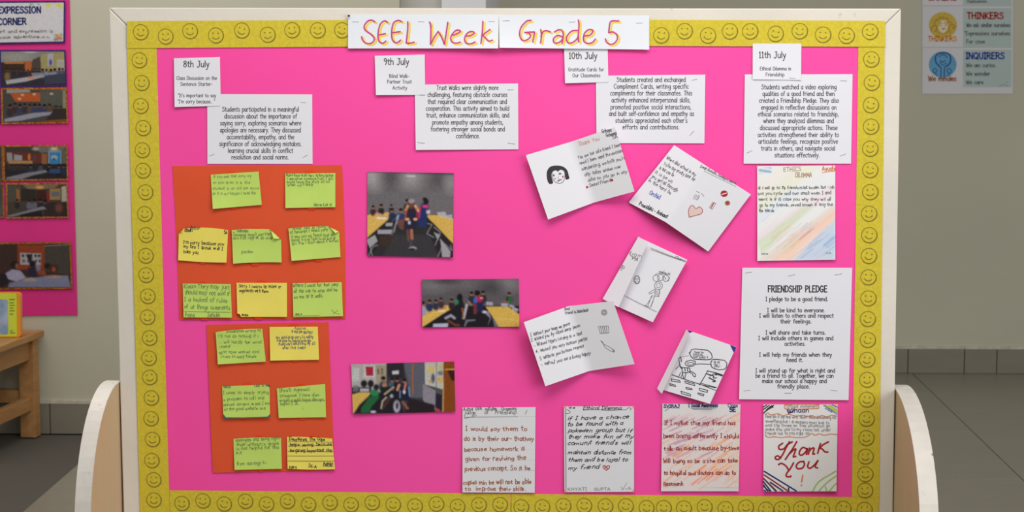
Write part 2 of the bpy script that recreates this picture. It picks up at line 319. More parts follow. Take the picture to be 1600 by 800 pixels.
    def staple(s, x, y, L=8.5, ang=0):
        c = s.pl.P(x, y, 0.0); a, b = s.st(np.array([x]), np.array([y])); h = float(s.h(a, b)[0])
        k = L/2*np.linalg.norm(s.pl.P(x+1, y)-c); q = s.pl.loc(s.pl.P(x, y, h), s.org)
        mb = MB(); t = .00035
        mb.box(-k, k, -.0009, -.0009+2*t, -t, t); mb.box(-k-t, -k+t, -.0009, .0012, -t, t); mb.box(k-t, k+t, -.0009, .0012, -t, t)
        o = link('staple', mb.v, mb.f, STEEL, s.ob); o.location = Vector([float(z) for z in q]); o.rotation_euler = (0, math.radians(-ang), 0)
parent_org = {}
def stickpart(sh, name, pts, h, m, th=.0004, label=None):      # a thin slab under or over a sheet, outline in px
    pts = np.array(pts, float); W = sh.pl.P(pts[:, 0], pts[:, 1], np.full(len(pts), h)); V = sh.pl.loc(W, sh.org)
    n = len(V); B = V+np.array([0, th, 0]); F = [tuple(range(n))[::-1], tuple(range(n, 2*n))]+[(i, (i+1) % n, (i+1) % n+n, i+n) for i in range(n)]
    o = link(name, np.vstack([V, B]), F, m, sh.ob)
    if label: o['label'] = label
    return o

# ------------------------------------------------------------------ painting helpers for printed photographs and crayon sheets
class Paint:
    def __init__(s, X, Y, ox, oy, sc, bg): s.X = (X-ox)*sc; s.Y = (Y-oy)*sc; s.sc = sc; s.C = np.ones(X.shape+(3,))*lin(bg)
    def mix(s, a, c): s.C = s.C*(1-a[..., None])+lin(c)*a[..., None]
    def ell(s, cx, cy, rx, ry, c, soft=.18, al=1): 
        d = np.hypot((s.X-cx)/rx, (s.Y-cy)/ry); s.mix(al*np.clip((1+soft-d)/(2*soft), 0, 1), c)
    def poly(s, pts, c, soft=4, al=1):
        p = [tuple(map(float, q.split(','))) for q in pts.split()] if isinstance(pts, str) else pts
        dm = np.full(s.X.shape, 1e9); ins = np.zeros(s.X.shape, bool)
        for i in range(len(p)):
            (x0, y0), (x1, y1) = p[i], p[(i+1) % len(p)]; ex, ey = x1-x0, y1-y0
            t = np.clip(((s.X-x0)*ex+(s.Y-y0)*ey)/(ex*ex+ey*ey+1e-9), 0, 1); dm = np.minimum(dm, np.hypot(s.X-x0-t*ex, s.Y-y0-t*ey))
            if y0 != y1:
                cr = ((y0 > s.Y) != (y1 > s.Y)) & (s.X < (x1-x0)*(s.Y-y0)/(y1-y0)+x0); ins ^= cr
        sd = np.where(ins, dm, -dm); s.mix(al*np.clip(sd/soft+.5, 0, 1), c)
    def line(s, pts, wd, c, al=1, soft=3):
        p = [tuple(map(float, q.split(','))) for q in pts.split()] if isinstance(pts, str) else pts; dm = np.full(s.X.shape, 1e9)
        for (x0, y0), (x1, y1) in zip(p, p[1:]):
            ex, ey = x1-x0, y1-y0; t = np.clip(((s.X-x0)*ex+(s.Y-y0)*ey)/(ex*ex+ey*ey+1e-9), 0, 1); dm = np.minimum(dm, np.hypot(s.X-x0-t*ex, s.Y-y0-t*ey))
        s.mix(al*np.clip((wd/2-dm)/soft+.5, 0, 1), c)
    def done(s, gain=1.05, grain=.09):
        for _ in range(1 if s.C.shape[1] > 100 else 0):
            q = np.pad(s.C, ((1, 1), (1, 1), (0, 0)), 'edge'); s.C = (q[:-2, 1:-1]+q[2:, 1:-1]+q[1:-1, :-2]+q[1:-1, 2:]+2*s.C)/6
        return s.C*gain*(1+rng.normal(0, grain, s.C.shape[:2]))[..., None]

# ================================================================== THE SETTING
def wx(px, D): return float(Plane((0, D, 0), (0, -1, 0)).P(px, 300)[0])
def solid(name, x0, x1, y0, y1, z0, z1, m, b=0, parent=None, kind='structure'):
    o = link(name, *box(x0, x1, y0, y1, z0, z1, b), m, parent)
    if parent is None: tag(o, kind=kind)
    return o
XL = wx(626, DL); XP = wx(759.5, DL+.02)
solid('wall_left', -3.6, XL, DL, DL+.15, 0, 3.0, WALLM)
solid('wall_pillar', XP-.165, XP, DL+.02, DR, 0, 3.0, PILM)
solid('trim_1', XL, XP-.165, DL+.06, DL+.2, 0, 3.0, PILG)
solid('wall_right', XP, 3.4, DR, DR+.15, 0, 3.0, WALLM)
floor = solid('floor', -3.6, 3.4, -1.5, DR+.1, -.05, -.004, GROUT)
def tile_mesh(w, d):
    v, f = box(0, w, 0, d, -.004, 0.0, .0012); me = bpy.data.meshes.new('tile'); me.from_pydata(v, [], f); me.materials.append(TILE); me.update(); return me
g = .0035; TW, TD = .827, .81; _tm = {}
for j in range(-4, 9):
    y1 = 8.14+TD-j*TD; y0 = y1-TD
    for i in range(-3, 6):
        x0 = 1.572-TW*(i-1); x1 = x0+TW
        if x1 < -3.5 or x0 > 3.3: continue
        yy = min(y1, DR if x0 > -.1 else DL)
        if y0 >= yy-.02: continue
        k = (round(x1-x0, 3), round(yy-y0, 3))
        if k not in _tm: _tm[k] = tile_mesh(k[0]-g, k[1]-g)
        o = bpy.data.objects.new('tile', _tm[k]); COL.objects.link(o); o.parent = floor; o.location = (x0+g/2, y0+g/2, 0)
def skirting(name, xs, Y, h):
    root = solid(name, xs[0], xs[-1], Y-.006, Y, 0.001, h-.004, GROUT)
    for a, b in zip(xs, xs[1:]): link('skirting_tile', *box(a+.002, b-.002, Y-.014, Y-.0062, .001, h, .001), SKIRT, root)
    mb = MB(); x = xs[0]
    while x < xs[-1]:
        d = min(random.uniform(.04, .12), xs[-1]-x); mb.box(x, x+d, Y-random.uniform(.008, .013), Y, h+.0002, h+random.uniform(.009, .015)); x += d
    link('mortar_line', mb.v, mb.f, DUST, root)
skirting('baseboard_left', [-3.5, -2.9, -2.55, wx(-60, DL), wx(70, DL), wx(70, DL)+.6, wx(70, DL)+1.2, XL], DL, .118)
skirting('baseboard_right', [XP+.01, .3, .9, wx(1336, DR), wx(1424, DR), wx(1513, DR), wx(1564, DR), wx(1564, DR)+.6, 3.3], DR, .112)

# ================================================================== THE NOTICE BOARD ON WHEEL-LESS FEET
bo = BOARD.P(790, 400); bo[2] = 0.0
board = empty('notice_board', bo, BOARD.R); parent_org['notice_board'] = bo
tag(board, 'large free-standing pinboard in a cream painted wooden frame on curved side feet', 'notice board')
def uz(px, py): q = BOARD.loc(BOARD.P(px, py), bo); return np.array([q[0], q[2]])
cTL, cTR, c1, c0 = uz(170, 12), uz(1408, 13.5), uz(1395, 800), uz(193, 800)
ZB = .315
def ext(a, b): t = (ZB-a[1])/(b[1]-a[1]); return a+(b-a)*t
cBL, cBR = ext(cTL, c0), ext(cTR, c1); FWD = .062; FD = .034
inn = [cTL+(FWD, -FWD), cTR+(-FWD, -FWD), cBR+(-FWD, FWD), cBL+(FWD, FWD)]; out = [cTL, cTR, cBR, cBL]
import bmesh
def prism(name, poly, y0, y1, m, parent, b=.002, smooth=False):
    bm = bmesh.new(); vs = [bm.verts.new((p[0], y0, p[1])) for p in poly]; f = bm.faces.new(vs)
    r = bmesh.ops.extrude_face_region(bm, geom=[f])
    for v in r['geom']:
        if isinstance(v, bmesh.types.BMVert): v.co.y = y1
    bmesh.ops.recalc_face_normals(bm, faces=bm.faces[:])
    if b: bmesh.ops.bevel(bm, geom=list(bm.edges), offset=b, segments=2, affect='EDGES', profile=.5, clamp_overlap=True)
    me = bpy.data.meshes.new(name); bm.to_mesh(me); bm.free(); me.materials.append(m)
    o = bpy.data.objects.new(name, me); COL.objects.link(o); o.parent = parent; return o
e = .0006
for k, nm in enumerate(('top_rail', 'side_stile', 'bottom_rail', 'side_stile')):
    a, b = out[k], out[(k+1) % 4]; c, d = inn[(k+1) % 4], inn[k]; t = (b-a)/np.linalg.norm(b-a)*e
    prism(nm, [a+t, b-t, c-t, d+t], 0, FD, FRAME, board, .0025)
prism('pinboard_panel', [p for p in inn], .0012, .02, mat('cork_panel', (.5, .36, .22), .9, .2, 60), board, 0)
# curved feet: D-shaped side panels standing square to the board
def foot_profile(px, py, ref):
    p0 = BOARD.P(*ref); d = rays(px, py); t = ((p0-CAM)@BOARD.x)/(d@BOARD.x); q = CAM+d*t; return float((q-BOARD.p0)@BOARD.n), float(q[2])
prof = [foot_profile(x, y, (188, 700)) for x, y in ((184, 600.5), (172, 617), (161.5, 644), (154, 674), (148, 710), (144.4, 752), (142, 800))]
print('foot profile', [(round(a, 3), round(b, 3)) for a, b in prof])
ZT = .712
def foot(u0, u1, A_, ZC, ZT):
    n = 30; pts = []
    for i in range(n+1):
        a = math.pi*i/n; z = math.sin(a)
        pts.append((-A_*math.cos(a), ZC+(ZT-ZC)*z))
    pts = [(-A_-.004, .0)]+pts+[(A_+.004, .0)]         # front at -y (towards the camera)
    pts = [(y, z) for y, z in pts]; ins = .0
    def shell(name, ua, ub, P_, m, parent):
        bm = bmesh.new(); vs = [bm.verts.new((ua, y-.0, z)) for y, z in P_]; f = bm.faces.new(vs)
        r = bmesh.ops.extrude_face_region(bm, geom=[f])
        for v in r['geom']:
            if isinstance(v, bmesh.types.BMVert): v.co.x = ub
        bmesh.ops.recalc_face_normals(bm, faces=bm.faces[:]); me = bpy.data.meshes.new(name); bm.to_mesh(me); bm.free(); me.materials.append(m)
        o = bpy.data.objects.new(name, me); COL.objects.link(o); o.parent = parent; return o
    core = shell('curved_foot', u0, u1, [(y*.993, z*.9955) for y, z in pts], TAN, board)
    mb = MB(); n = len(pts)                                # painted edge band wrapped round the curve
    q = [(y, z) for y, z in pts]; ic = [(y*.992, z*.995) for y, z in pts]; ua, ub = u0-.0008, u1+.0008
    V = []; F = []
    for (a, b), (c, d) in zip(q, ic): V += [(ua, a, b), (ub, a, b), (ub, c, d), (ua, c, d)]
    for i in range(n-1):
        s = 4*i
        for k in range(4): F.append((s+k, s+(k+1) % 4, s+4+(k+1) % 4, s+4+k))
    F += [(0, 3, 2, 1), (4*n-4, 4*n-3, 4*n-2, 4*n-1)]
    o = link('edge_band', V, F, EDGE, core, smooth=False)
    bm = bmesh.new(); bm.from_mesh(o.data); bmesh.ops.recalc_face_normals(bm, faces=bm.faces[:]); bm.to_mesh(o.data); bm.free()
    return core
uL = .5*(uz(183.5, 600)[0]+uz(193, 800)[0]); uR = .5*(uz(1400.5, 600)[0]+uz(1395, 800)[0])
foot(uL-.036, uL-.0012, .262, .37, .700); foot(uR+.0012, uR+.0385, .425, .46, .704)

# pink backing paper and the four yellow borders
pink = Sheet('pink_backing_paper', BOARD, [(228, 60), (1352, 58), (1343, 788), (252, 782)], .0010, PINK, wave=0, n=(60, 40), th=.0003,
      hfun=lambda s, t: .0004+.0005*np.sin(s*9+t*2)*np.sin(t*5+s*3)+.0003*np.sin(s*23-t*11),
      label='bright pink chart paper covering the whole front of the pinboard', cat='backing paper')
RSM = .0173
def smile_mesh(v):
    k = Ink(); r = RSM; w_ = .00115
    k.ring(0, 0, r, r, w_, 28); k.ring(.0006, -.0007, r+.0005, r+.0005, w_*.8, 12, -2.2, .5)
    k.ribbon([(r*.50*math.sin(t), -r*.08-r*.42*math.cos(t)) for t in np.linspace(-1.15, 1.15, 9)], w_*1.3)
    k.disc(-r*.36, r*.30, .0015, .0017, k=8); k.disc(r*.34, r*(.30+.06*v), .0015, .0017, k=8)
    me = bpy.data.meshes.new('smiley_print'); me.from_pydata([(a[0], 0, a[1]) for a in k.v], [], k.f); me.materials.append(OLIVE); me.update()
    bm = bmesh.new(); bm.from_mesh(me)
    for f in bm.faces:
        f.normal_update()
        if f.normal.y > 0: f.normal_flip()
    bm.to_mesh(me); bm.free(); return me
SM = [smile_mesh(v) for v in (-1, 0, 1)]
def border(corners, h0, pts, label, n=(16, 3), lifts=(0, 0, 0, 0)):
    s = Sheet('border_strip', BOARD, corners, h0, YELLOW, n=n, lifts=lifts, label=label, cat='border strip', wave=.0004)
    for x, y in pts:
        a, b = s.st(np.array([float(x)]), np.array([float(y)])); h = float(s.h(a, b)[0])
        q = BOARD.loc(BOARD.P(x, y, h+.0009), s.org); o = bpy.data.objects.new('smiley_print', random.choice(SM)); COL.objects.link(o)
        o.parent = s.ob; o.location = Vector([float(z) for z in q]); o.rotation_euler = (0, math.radians(random.uniform(-6, 14)), 0)
    return s
LP = [(217.8, 93.8), (221.5, 129.3), (220, 165.3), (223.8, 199.8), (222.5, 234.3), (223.5, 266.3), (227.3, 300), (226.3, 334), (228.3, 366.8), (228, 399.3), (228.3, 429.5), (231, 462.5), (230.5, 495.3), (233.8, 527.8), (232.8, 559.3), (234, 589.3), (236.5, 621.5), (236, 653.8), (238.3, 686.3), (237.3, 719.3), (240.3, 749.3), (240.5, 781)]
RP = [(1361.5, 92.5), (1362.3, 128.8), (1360.8, 163.8), (1361, 197.5), (1359.8, 232), (1359.8, 265.3), (1359.8, 299.8), (1358, 333.5), (1358.3, 367), (1357.8, 399.5), (1357, 433), (1357, 465.8), (1356, 498), (1356, 530.8), (1355, 561.8), (1355, 593), (1354.5, 624), (1354, 654), (1353.6, 684), (1352.4, 713), (1352.1, 740.6)]
TP = [(220, 50), (258.8, 56.8), (297, 48.3), (337.3, 55), (378, 47.3), (418.3, 54), (456.5, 46.8), (496.5, 47), (534.5, 47)]
TQ = [(1033.3, 54.9), (1069.8, 48.3), (1106.3, 55.1), (1140.4, 48.6), (1172.2, 48.6), (1212, 52.5), (1249.6, 48.3), (1286, 54), (1322.8, 55.4), (1359.6, 49.3)]
BP = [(284.3, 786.4), (317.1, 782.3), (350.4, 787.2), (383.7, 782.8), (416.5, 787.4), (449.3, 783), (482.2, 788), (515.7, 785), (548.5, 788.4), (581.6, 785.1), (614.3, 788.2), (648.4, 790.5), (682, 787.2), (715, 791), (748.4, 788.4), (781.4, 788.2)]
BQ = [(814.5, 791.8), (847.5, 791.8), (880.4, 790), (912.9, 789.7), (946, 790.5), (978, 790.2), (1010.3, 793), (1037.2, 793), (1068.6, 793.6), (1101, 791.7), (1133.5, 794.7), (1165.6, 792.3), (1197, 795.6), (1221.5, 794.5), (1251.7, 794.2), (1284.2, 795.3), (1317.7, 794.2), (1350.7, 795.8)]
border([(198.6, 72), (244.5, 72), (265.5, 812), (219.5, 812)], .0026, LP, 'yellow smiley border strip running down the left side of the pinboard', n=(3, 20))
border([(1341.3, 68), (1382.3, 68), (1373.5, 777), (1331, 776.5)], .0026, RP+[(1351.5, 766)], 'yellow smiley border strip running down the right side of the pinboard', n=(3, 20))
border([(198.3, 33), (781, 30), (781, 71.5), (198.5, 75.3)], .0042, TP, 'yellow smiley border strip along the top left, above the 8th July card')
border([(782, 30), (1383, 32.5), (1383, 73.2), (782, 71)], .0042, TQ, 'yellow smiley border strip along the top right, above the 11th July card')
border([(264.5, 766), (798, 771.5), (798, 818), (266, 812.5)], .0026, BP, 'yellow smiley border strip along the bottom left under the orange sheets')
border([(799, 771.5), (1373.5, 777.2), (1372, 823), (799, 818)], .0026, BQ, 'yellow smiley border strip along the bottom right under the handwritten pages')

# ================================================================== TITLE BANNERS
cA = crop(540, 10, 6.667); cB = crop(775, 10, 6.4)
SEEL = ['305,160 275,143 235,150 200,190 195,225 215,255 265,290 298,330 290,365 250,388 205,378 175,345 168,315',
 '438,165 405,150 365,180 345,240 338,300 345,355 375,382 400,378 420,360', '345,298 415,283', '588,160 550,145 505,165 485,220 480,300 490,350 520,378 550,370 575,350', '485,275 570,262',
 '648,158 648,230 638,330 632,380', '632,380 670,382 715,372', '875,162 887,200 888,300 885,395', '885,395 925,320 965,260', '965,260 1000,320 1030,395', '1030,395 1045,300 1065,165',
 '1115,300 1160,285 1195,262 1185,248 1150,250 1110,290 1095,330 1110,370 1150,382 1198,372', '1250,308 1300,305 1340,278 1325,262 1290,265 1255,295 1240,340 1255,380 1300,390 1350,370', '1430,155 1425,260 1410,385', '1505,240 1470,265 1425,300', '1425,300 1455,325 1490,360 1530,350']
GRADE = ['352,140 310,145 260,195 238,250 240,300 265,338 300,338 335,315 345,290 325,265 288,260', '288,260 330,257 385,255', '385,255 380,300 368,355', '448,230 455,290 447,365', '450,300 470,255 505,242 545,255',
 '585,255 620,235 655,235 672,270 668,330 660,370', '668,305 620,290 580,315 575,350 600,368 645,350 668,320', '825,135 830,200 822,300 828,355', '815,240 760,245 715,290 705,330 725,365 765,360 805,330 822,300', '880,295 930,290 965,260 965,235 925,232 885,270 875,320 885,355 930,370 970,355 995,325',
 '1230,145 1165,145 1140,165 1128,258', '1128,262 1170,255 1210,285 1212,330 1180,370 1140,378 1105,355 1095,325']
def title(corners, h0, strokes, cr, label, lifts, st):
    s = Sheet('title_banner', BOARD, corners, h0, BANNER, lifts=lifts, n=(30, 8), label=label, cat='banner', wave=.0012, pw=2.2)
    for grp in strokes:                     # every letter is a part of the banner, its yellow shadow a sub-part
        a = Ink(); b = Ink()
        for q in grp: p = catmull(cr(q), 5); a.ribbon(p+np.array([3.0, 2.2]), 3.0); b.ribbon(p, 2.1)
        s.nink = 0; lb = s.ink(b, MAG, 'letter', .0009); s.nink = 0; la = s.ink(a, YEL, 'letter_shadow', .0004, 'yellow marker shadow'); la.parent = lb
    for x, y in st: s.staple(x, y, 9.5, random.uniform(-3, 3))
    return s
SEEL = [SEEL[i:j] for i, j in ((0, 1), (1, 3), (3, 5), (5, 7), (7, 11), (11, 12), (12, 13), (13, 16))]
GRADE = [GRADE[i:j] for i, j in ((0, 3), (3, 5), (5, 7), (7, 9), (9, 10), (10, 12))]
tb = title([(543.8, 22), (779.5, 22.5), (778.6, 75.6), (543.8, 75.7)], .0062, SEEL, cA, 'white paper banner lettered SEEL Week in magenta and yellow', (0, 0, .012, .004), [(555.5, 34), (658, 33.6), (768, 33.3)])
title([(779.6, 23), (1014.4, 24), (1014.4, 77.5), (780.4, 74.6)], .0068, GRADE, cB, 'white paper banner lettered Grade 5 in magenta and yellow', (0, 0, .005, .011), [(791, 32.3), (894, 34.2), (999, 35.8)])
pc = BOARD.P(545.6, 24.6, .0068)
pin = empty('push_pin', pc, BOARD.R); tag(pin, 'small black push pin at the top left corner of the SEEL Week banner', 'push pin')
def lathe(prof, k=14):
    V = [(r*math.cos(2*math.pi*i/k), y, r*math.sin(2*math.pi*i/k)) for r, y in prof for i in range(k)]
    F = [(j*k+i, j*k+(i+1) % k, (j+1)*k+(i+1) % k, (j+1)*k+i) for j in range(len(prof)-1) for i in range(k)]; F += [tuple(range(k))[::-1], tuple(range(len(V)-k, len(V)))]; return V, F
link('pin_head', *lathe([(.0006, .0), (.0022, -.0003), (.0016, -.002), (.0014, -.005), (.0024, -.0062), (.0022, -.0072), (.0006, -.0075)]), BLACKP, pin, smooth=True)
link('pin_shaft', *lathe([(.0004, .006), (.0005, -.0004)], 8), STEEL, pin)

# ================================================================== PRINTED SHEETS
def printed(name, corners, h0, lines, label, cat='paper', lifts=(0, 0, 0, 0), st=(), heads=(), xh=4.7, wd=.92, m=None, wave=.0008, group=None):
    s = Sheet(name, BOARD, corners, h0, m or WHITE, lifts=lifts, label=label, cat=cat, wave=wave, n=(14, 12), group=group)
    k = Ink()
    for t, x0, x1, y in heads: k.text(t, x0, y, x1, y, xh=6.3, wd=1.3, asc=.85, k=3)
    for t, x0, x1, y in lines: k.text(t, x0, y, x1, y, xh=xh, wd=wd, asc=.82)
    s.ink(k, SOFT, 'printed_text')
    for q in st: s.staple(*q)
    return s
printed('text_sheet', [(323.7, 147), (487.8, 147.5), (488.4, 256), (324.1, 256)], .0040, [
 ('Students participated in a meaningful', 347.3, 467, 171.8), ('discussion about the importance of', 350.5, 464, 182.6), ('saying sorry, exploring scenarios where', 344, 470.6, 193.4),
 ('apologies are necessary. They discussed', 344, 470, 204.2), ('accomntability, empathy, and the', 354.5, 459.6, 215), ('significance of acknowledging mistakes.', 342.6, 471, 225.8),
 ('learning crucial skills in conflict', 356.3, 458, 236.2), ('resolution and social norms.', 361.7, 450.9, 246.6)], 'white printed sheet beginning Students participated in a meaningful discussion', 'text sheet', st=[(474, 160, 8, -4), (331, 242, 8, 20), (477, 244, 8, 30)])
printed('date_card', [(271.7, 91.2), (343.6, 89), (345, 165.3), (272.8, 167.3)], .0052, [
 ('Class Discussion on the', 275.8, 338.8, 122.8), ('Sentence Starter-', 282, 331.6, 132.2), ("\"It's important to say", 278, 337.6, 150), ("\"I'm sorry because.. \"", 277.6, 336, 159.4)],
 'small white card headed 8th July at the top left', 'date card', heads=[('8th July', 286.6, 327, 101.6)], xh=3.6, wd=.75, lifts=(0, 0, 0, .004))
printed('text_sheet', [(647.9, 132.3), (809.4, 130.3), (810, 233.3), (649.7, 234.4)], .0040, [
 ('Trust Walks were slightly more', 682.1, 778.8, 138.1), ('challenging, featuring obstacle courses', 668.3, 792.6, 149), ('that required clear communication and', 668.3, 792, 159.8), ('cooperation. This activity aimed to build', 665.6, 795.6, 170.4),
 ('trust, enhance communication skills, and', 666.2, 795.6, 181), ('promote empathy among students,', 675.4, 786.2, 192), ('fostering stronger social bonds and', 673.2, 788.8, 202.7), ('confidence.', 712.7, 749.5, 213.5)],
 'white printed sheet beginning Trust Walks were slightly more challenging', 'text sheet', lifts=(0, 0, 0, .003), st=[(798, 140, 9, 3), (658, 223, 11, -6), (799, 224, 11, -8)])
printed('date_card', [(585.5, 87.1), (663.5, 85.2), (664.5, 148.3), (587.4, 148.5)], .0052, [
 ('Blind Walk-', 608.2, 639.7, 119.6), ('Partner Trust', 605, 643.3, 128.5), ('Activity', 613.3, 636.3, 138)], 'small white card headed 9th July with Blind Walk below', 'date card', heads=[('9th July', 599.7, 639, 97.9)], xh=3.6, wd=.75, lifts=(0, 0, 0, .004), st=[(660, 148, 8, 0)])
printed('text_sheet', [(931, 118.3), (1102, 116.6), (1100.6, 224), (932, 223.6)], .0040, [
 ('Students created and exchanged', 963.6, 1071.4, 125.6), ('Compliment Cards, writing specific', 959.2, 1076, 136), ('complments for their classmates. This', 953.6, 1081.4, 146.6), ('activity enhanced interpersonal skills,', 955.6, 1078.6, 157.4),
 ('promoted positive social interactions,', 954, 1080, 168.2), ('and built self-confidence and empathy as', 951.6, 1084.4, 178.6), ("students appreciated each other's", 961.6, 1074, 189.2), ('efforts and contributions.', 972.8, 1061.4, 199.6)],
 'white printed sheet beginning Students created and exchanged Compliment Cards', 'text sheet', st=[(1085, 124.5, 8, 12), (1081, 208, 9, 48)])
printed('date_card', [(881.2, 70), (949.3, 70), (950.6, 128.4), (883, 130)], .0053, [
 ('Gratitude Cards for', 888, 943.6, 109.4), ('Our Classmates', 894.6, 938, 118.6)], 'small white card headed 10th July tucked under the Grade 5 banner', 'date card', heads=[('10th July', 889, 933, 88.6)], xh=3.6, wd=.75, lifts=(0, 0, 0, .003))
printed('text_sheet', [(1163.8, 116.3), (1332.2, 115.8), (1329.8, 255.7), (1161.9, 255.7)], .0040, [
 ('Students watched a video exploring', 1189.9, 1306.8, 137), ('qualities of a good friend and then', 1191.6, 1303.9, 147.4), ('created a Friendship Pledge. They also', 1186.1, 1310.8, 158.1), ('engaged in reflective discussions on', 1189.2, 1306.8, 168.8),
 ('ethical scenarios related to friendship,', 1184.4, 1310.3, 179.3), ('where they analyzed dilemmas and', 1192.8, 1302.7, 189.7), ('discussed appropriate actions. These', 1187.5, 1308.4, 200.6), ('activities strengthened their ability to', 1184, 1310.8, 211.6),
 ('articulate feelings, recognize positive', 1185.2, 1309.1, 222), ('traits in others, and navigate social', 1189.2, 1304.9, 232.7), ('situations effectively.', 1210.1, 1280.6, 243.4)],
 'white printed sheet beginning Students watched a video exploring qualities of a good friend', 'text sheet', st=[(1318, 126, 10, -3), (1171, 237, 9, 28), (1317, 242, 9, 22)])
printed('date_card', [(1176.1, 68), (1252.1, 68), (1251.7, 125), (1176, 124)], .0049, [
 ('Ethical Dilemma in', 1187.5, 1236, 108), ('Friendship', 1196.5, 1225.5, 117.3)], 'small white card headed 11th July tucked under the top border', 'date card', heads=[('11th July', 1186, 1228, 87.3)], xh=3.6, wd=.75, lifts=(0, 0, .002, .002), st=[(1238, 122, 9, -6)])
pl = Sheet('pledge_sheet', BOARD, [(1159.9, 418.4), (1331.5, 418.4), (1325.9, 625.2), (1154.8, 623.8)], .0040, WHITE, lifts=(0, 0, .003, .003), label='white printed sheet headed FRIENDSHIP PLEDGE near the right border', cat='pledge sheet', wave=.001, n=(14, 14))
k = Ink(); k.text('FRIENDSHIP PLEDGE', 1199.9, 451.4, 1292.4, xh=9.6, wd=1.7, caps=True); pl.ink(k, INK, 'printed_heading')
k = Ink()
for t, x0, x1, y in [('I pledge to be a good friend.', 1196.5, 1293.5, 468.2), ('I will be kind to everyone.', 1199, 1288.5, 485.7), ('I will listen to others and respect', 1186.6, 1302.5, 494.1), ('their feelings.', 1219.5, 1268, 503.1),
 ('I will share and take turns.', 1196.5, 1289.9, 520.5), ('I will include others in games and', 1185.2, 1302, 529.3), ('activities.', 1226, 1258.4, 538), ('I will help my friends when they', 1186.4, 1299.7, 555.1), ('need it.', 1228.8, 1254.7, 563.3),
 ('I will stand up for what is right and', 1180.7, 1304.8, 579.9), ('be a friend to all. Together, we can', 1180.7, 1302.5, 588), ('make our school a happy and', 1190.9, 1291.8, 596.2), ('friendly place.', 1214.8, 1265.1, 604.7)]:
    k.text(t, x0, y, x1, xh=4.1, wd=1.05, asc=.85)
pl.ink(k, SOFT, 'printed_text')
for q in [(1170, 425.5, 10, 8), (1237, 430, 10, 14), (1310, 428.5, 11, 10), (1167, 610, 10, 8), (1231, 614, 10, 0), (1303, 610, 10, -5)]: pl.staple(*q)

# ================================================================== ORANGE SHEETS WITH STICKY NOTES
def hj(a): return lambda s, t: a*(np.sin(s*6+t*3)*.5+.5)*(.4+.6*t)
Sheet('orange_sheet', BOARD, [(269.4, 259.4), (534.4, 258), (539.7, 498), (280.3, 500)], .0030, ORANGE, label='larger orange paper sheet below the 8th July texts holding eight sticky notes', cat='orange sheet', n=(20, 16), bow=(0, 2, 1, -1), hfun=lambda s, t: .0004*np.sin(s*8)+.0010*(np.abs(t-.55) < .02))
Sheet('orange_sheet', BOARD, [(322.5, 507.5), (513, 503.4), (523, 735), (332.5, 738.8)], .0034, ORANGE, label='smaller orange paper sheet at the lower left holding six sticky notes', cat='orange sheet', n=(16, 16), hfun=lambda s, t: .0004*np.sin(s*7+t))
def note(corners, m, label, lines, pen, bow=(0, 0, 0, 0), lifts=(0, 0, .004, .004), fold=None, tape=True, xh=3.4, wd=.8, jit=.35, extra=None, th=.0003, slant=0):
    s = Sheet('sticky_note', BOARD, corners, .0060, m, lifts=lifts, bow=bow, label=label, cat='sticky note', fold=fold, n=(26, 20) if fold else (10, 8), th=th)
    k = Ink()
    for l in lines: t, x0, y0, x1, y1 = l[:5]; k.text(t, x0, y0, x1, y1, xh=l[5] if len(l) > 5 else xh, wd=wd, jit=jit, slant=slant)
    if extra: extra(k, s)
    s.ink(k, pen)
    c = s.c
    if tape:
        for (a, b, sg) in ((c[0], c[1], -1), (c[3], c[2], 1)):
            mid = a+(b-a)*random.uniform(.42, .56); w_ = random.uniform(5, 8); d = random.uniform(3, 5)*sg
            stickpart(s, 'tape_patch', [mid+(-w_, d*.4), mid+(-w_*.6, d), mid+(w_*.7, d), mid+(w_, d*.3), mid+(w_, -3*sg), mid+(-w_, -3*sg)][::(1 if sg < 0 else -1)], .0050, ORANGE_T, label='red-orange tape showing past the note edge' if False else None)
    return s
n1 = crop(320, 260, 10); n2 = crop(435, 260, 5); n3 = crop(270, 345, 8.89); n6 = crop(270, 430, 10.67); n9 = crop(320, 500, 8); n11 = crop(320, 590, 5.162)
def L(cr, t, s): (a, b), (c, d) = cr(s); return (t, a, b, c, d)
note([(329.2, 273), (404, 268), (409, 320), (332.5, 326.5)], NGREEN, 'green sticky note at the top left of the larger orange sheet, faint pencil writing', [
 L(n1, 'If you said that sorry my', '135,165 730,150'), L(n1, 'to him then it is the', '125,262 705,255'), L(n1, 'student in an old are sound', '125,348 850,345'), L(n1, 'do it is not happen I need this', '125,428 800,420')], GPEN, lifts=(0, .002, .003, .007), wd=.7, xh=2.6)
note([(445.4, 271.4), (524, 270.4), (524, 323.6), (446, 325)], NGREEN, 'green sticky note at the top right of the larger orange sheet', [
 L(n2, 'Mama have tooth been thinking before', '60,70 430,75'), L(n2, 'I see when someone hurt, I will', '65,98 428,98'), L(n2, 'world have the story so no', '65,125 400,120'), L(n2, 'when my family', '72,148 272,145'), L(n2, 'Mishree Kaur 5A', '275,303 420,303')], DGPEN, wd=.7, xh=2.7)
note([(278.5+1, 358.5), (356.4, 359.8), (353.8, 410.2), (278.4, 406.6)], NYELL, 'yellow sticky note on the larger orange sheet with a bent top left corner', [
 L(n3, 'Abir', '240,103 380,108'), L(n3, 'Chhetri', '165,138 270,140'), L(n3, '5A', '710,165 755,168'), L(n3, "I'm sorry because you", '145,300 710,330'), L(n3, 'my bro I speak well I', '145,355 700,395'), L(n3, 'hate you.', '150,430 365,450')], INK, bow=(3.5, 0, 1, 0), lifts=(.003, .002, .005, .003), fold=[((278, 366), (290, 353), .35)], wd=.85, xh=3.2)
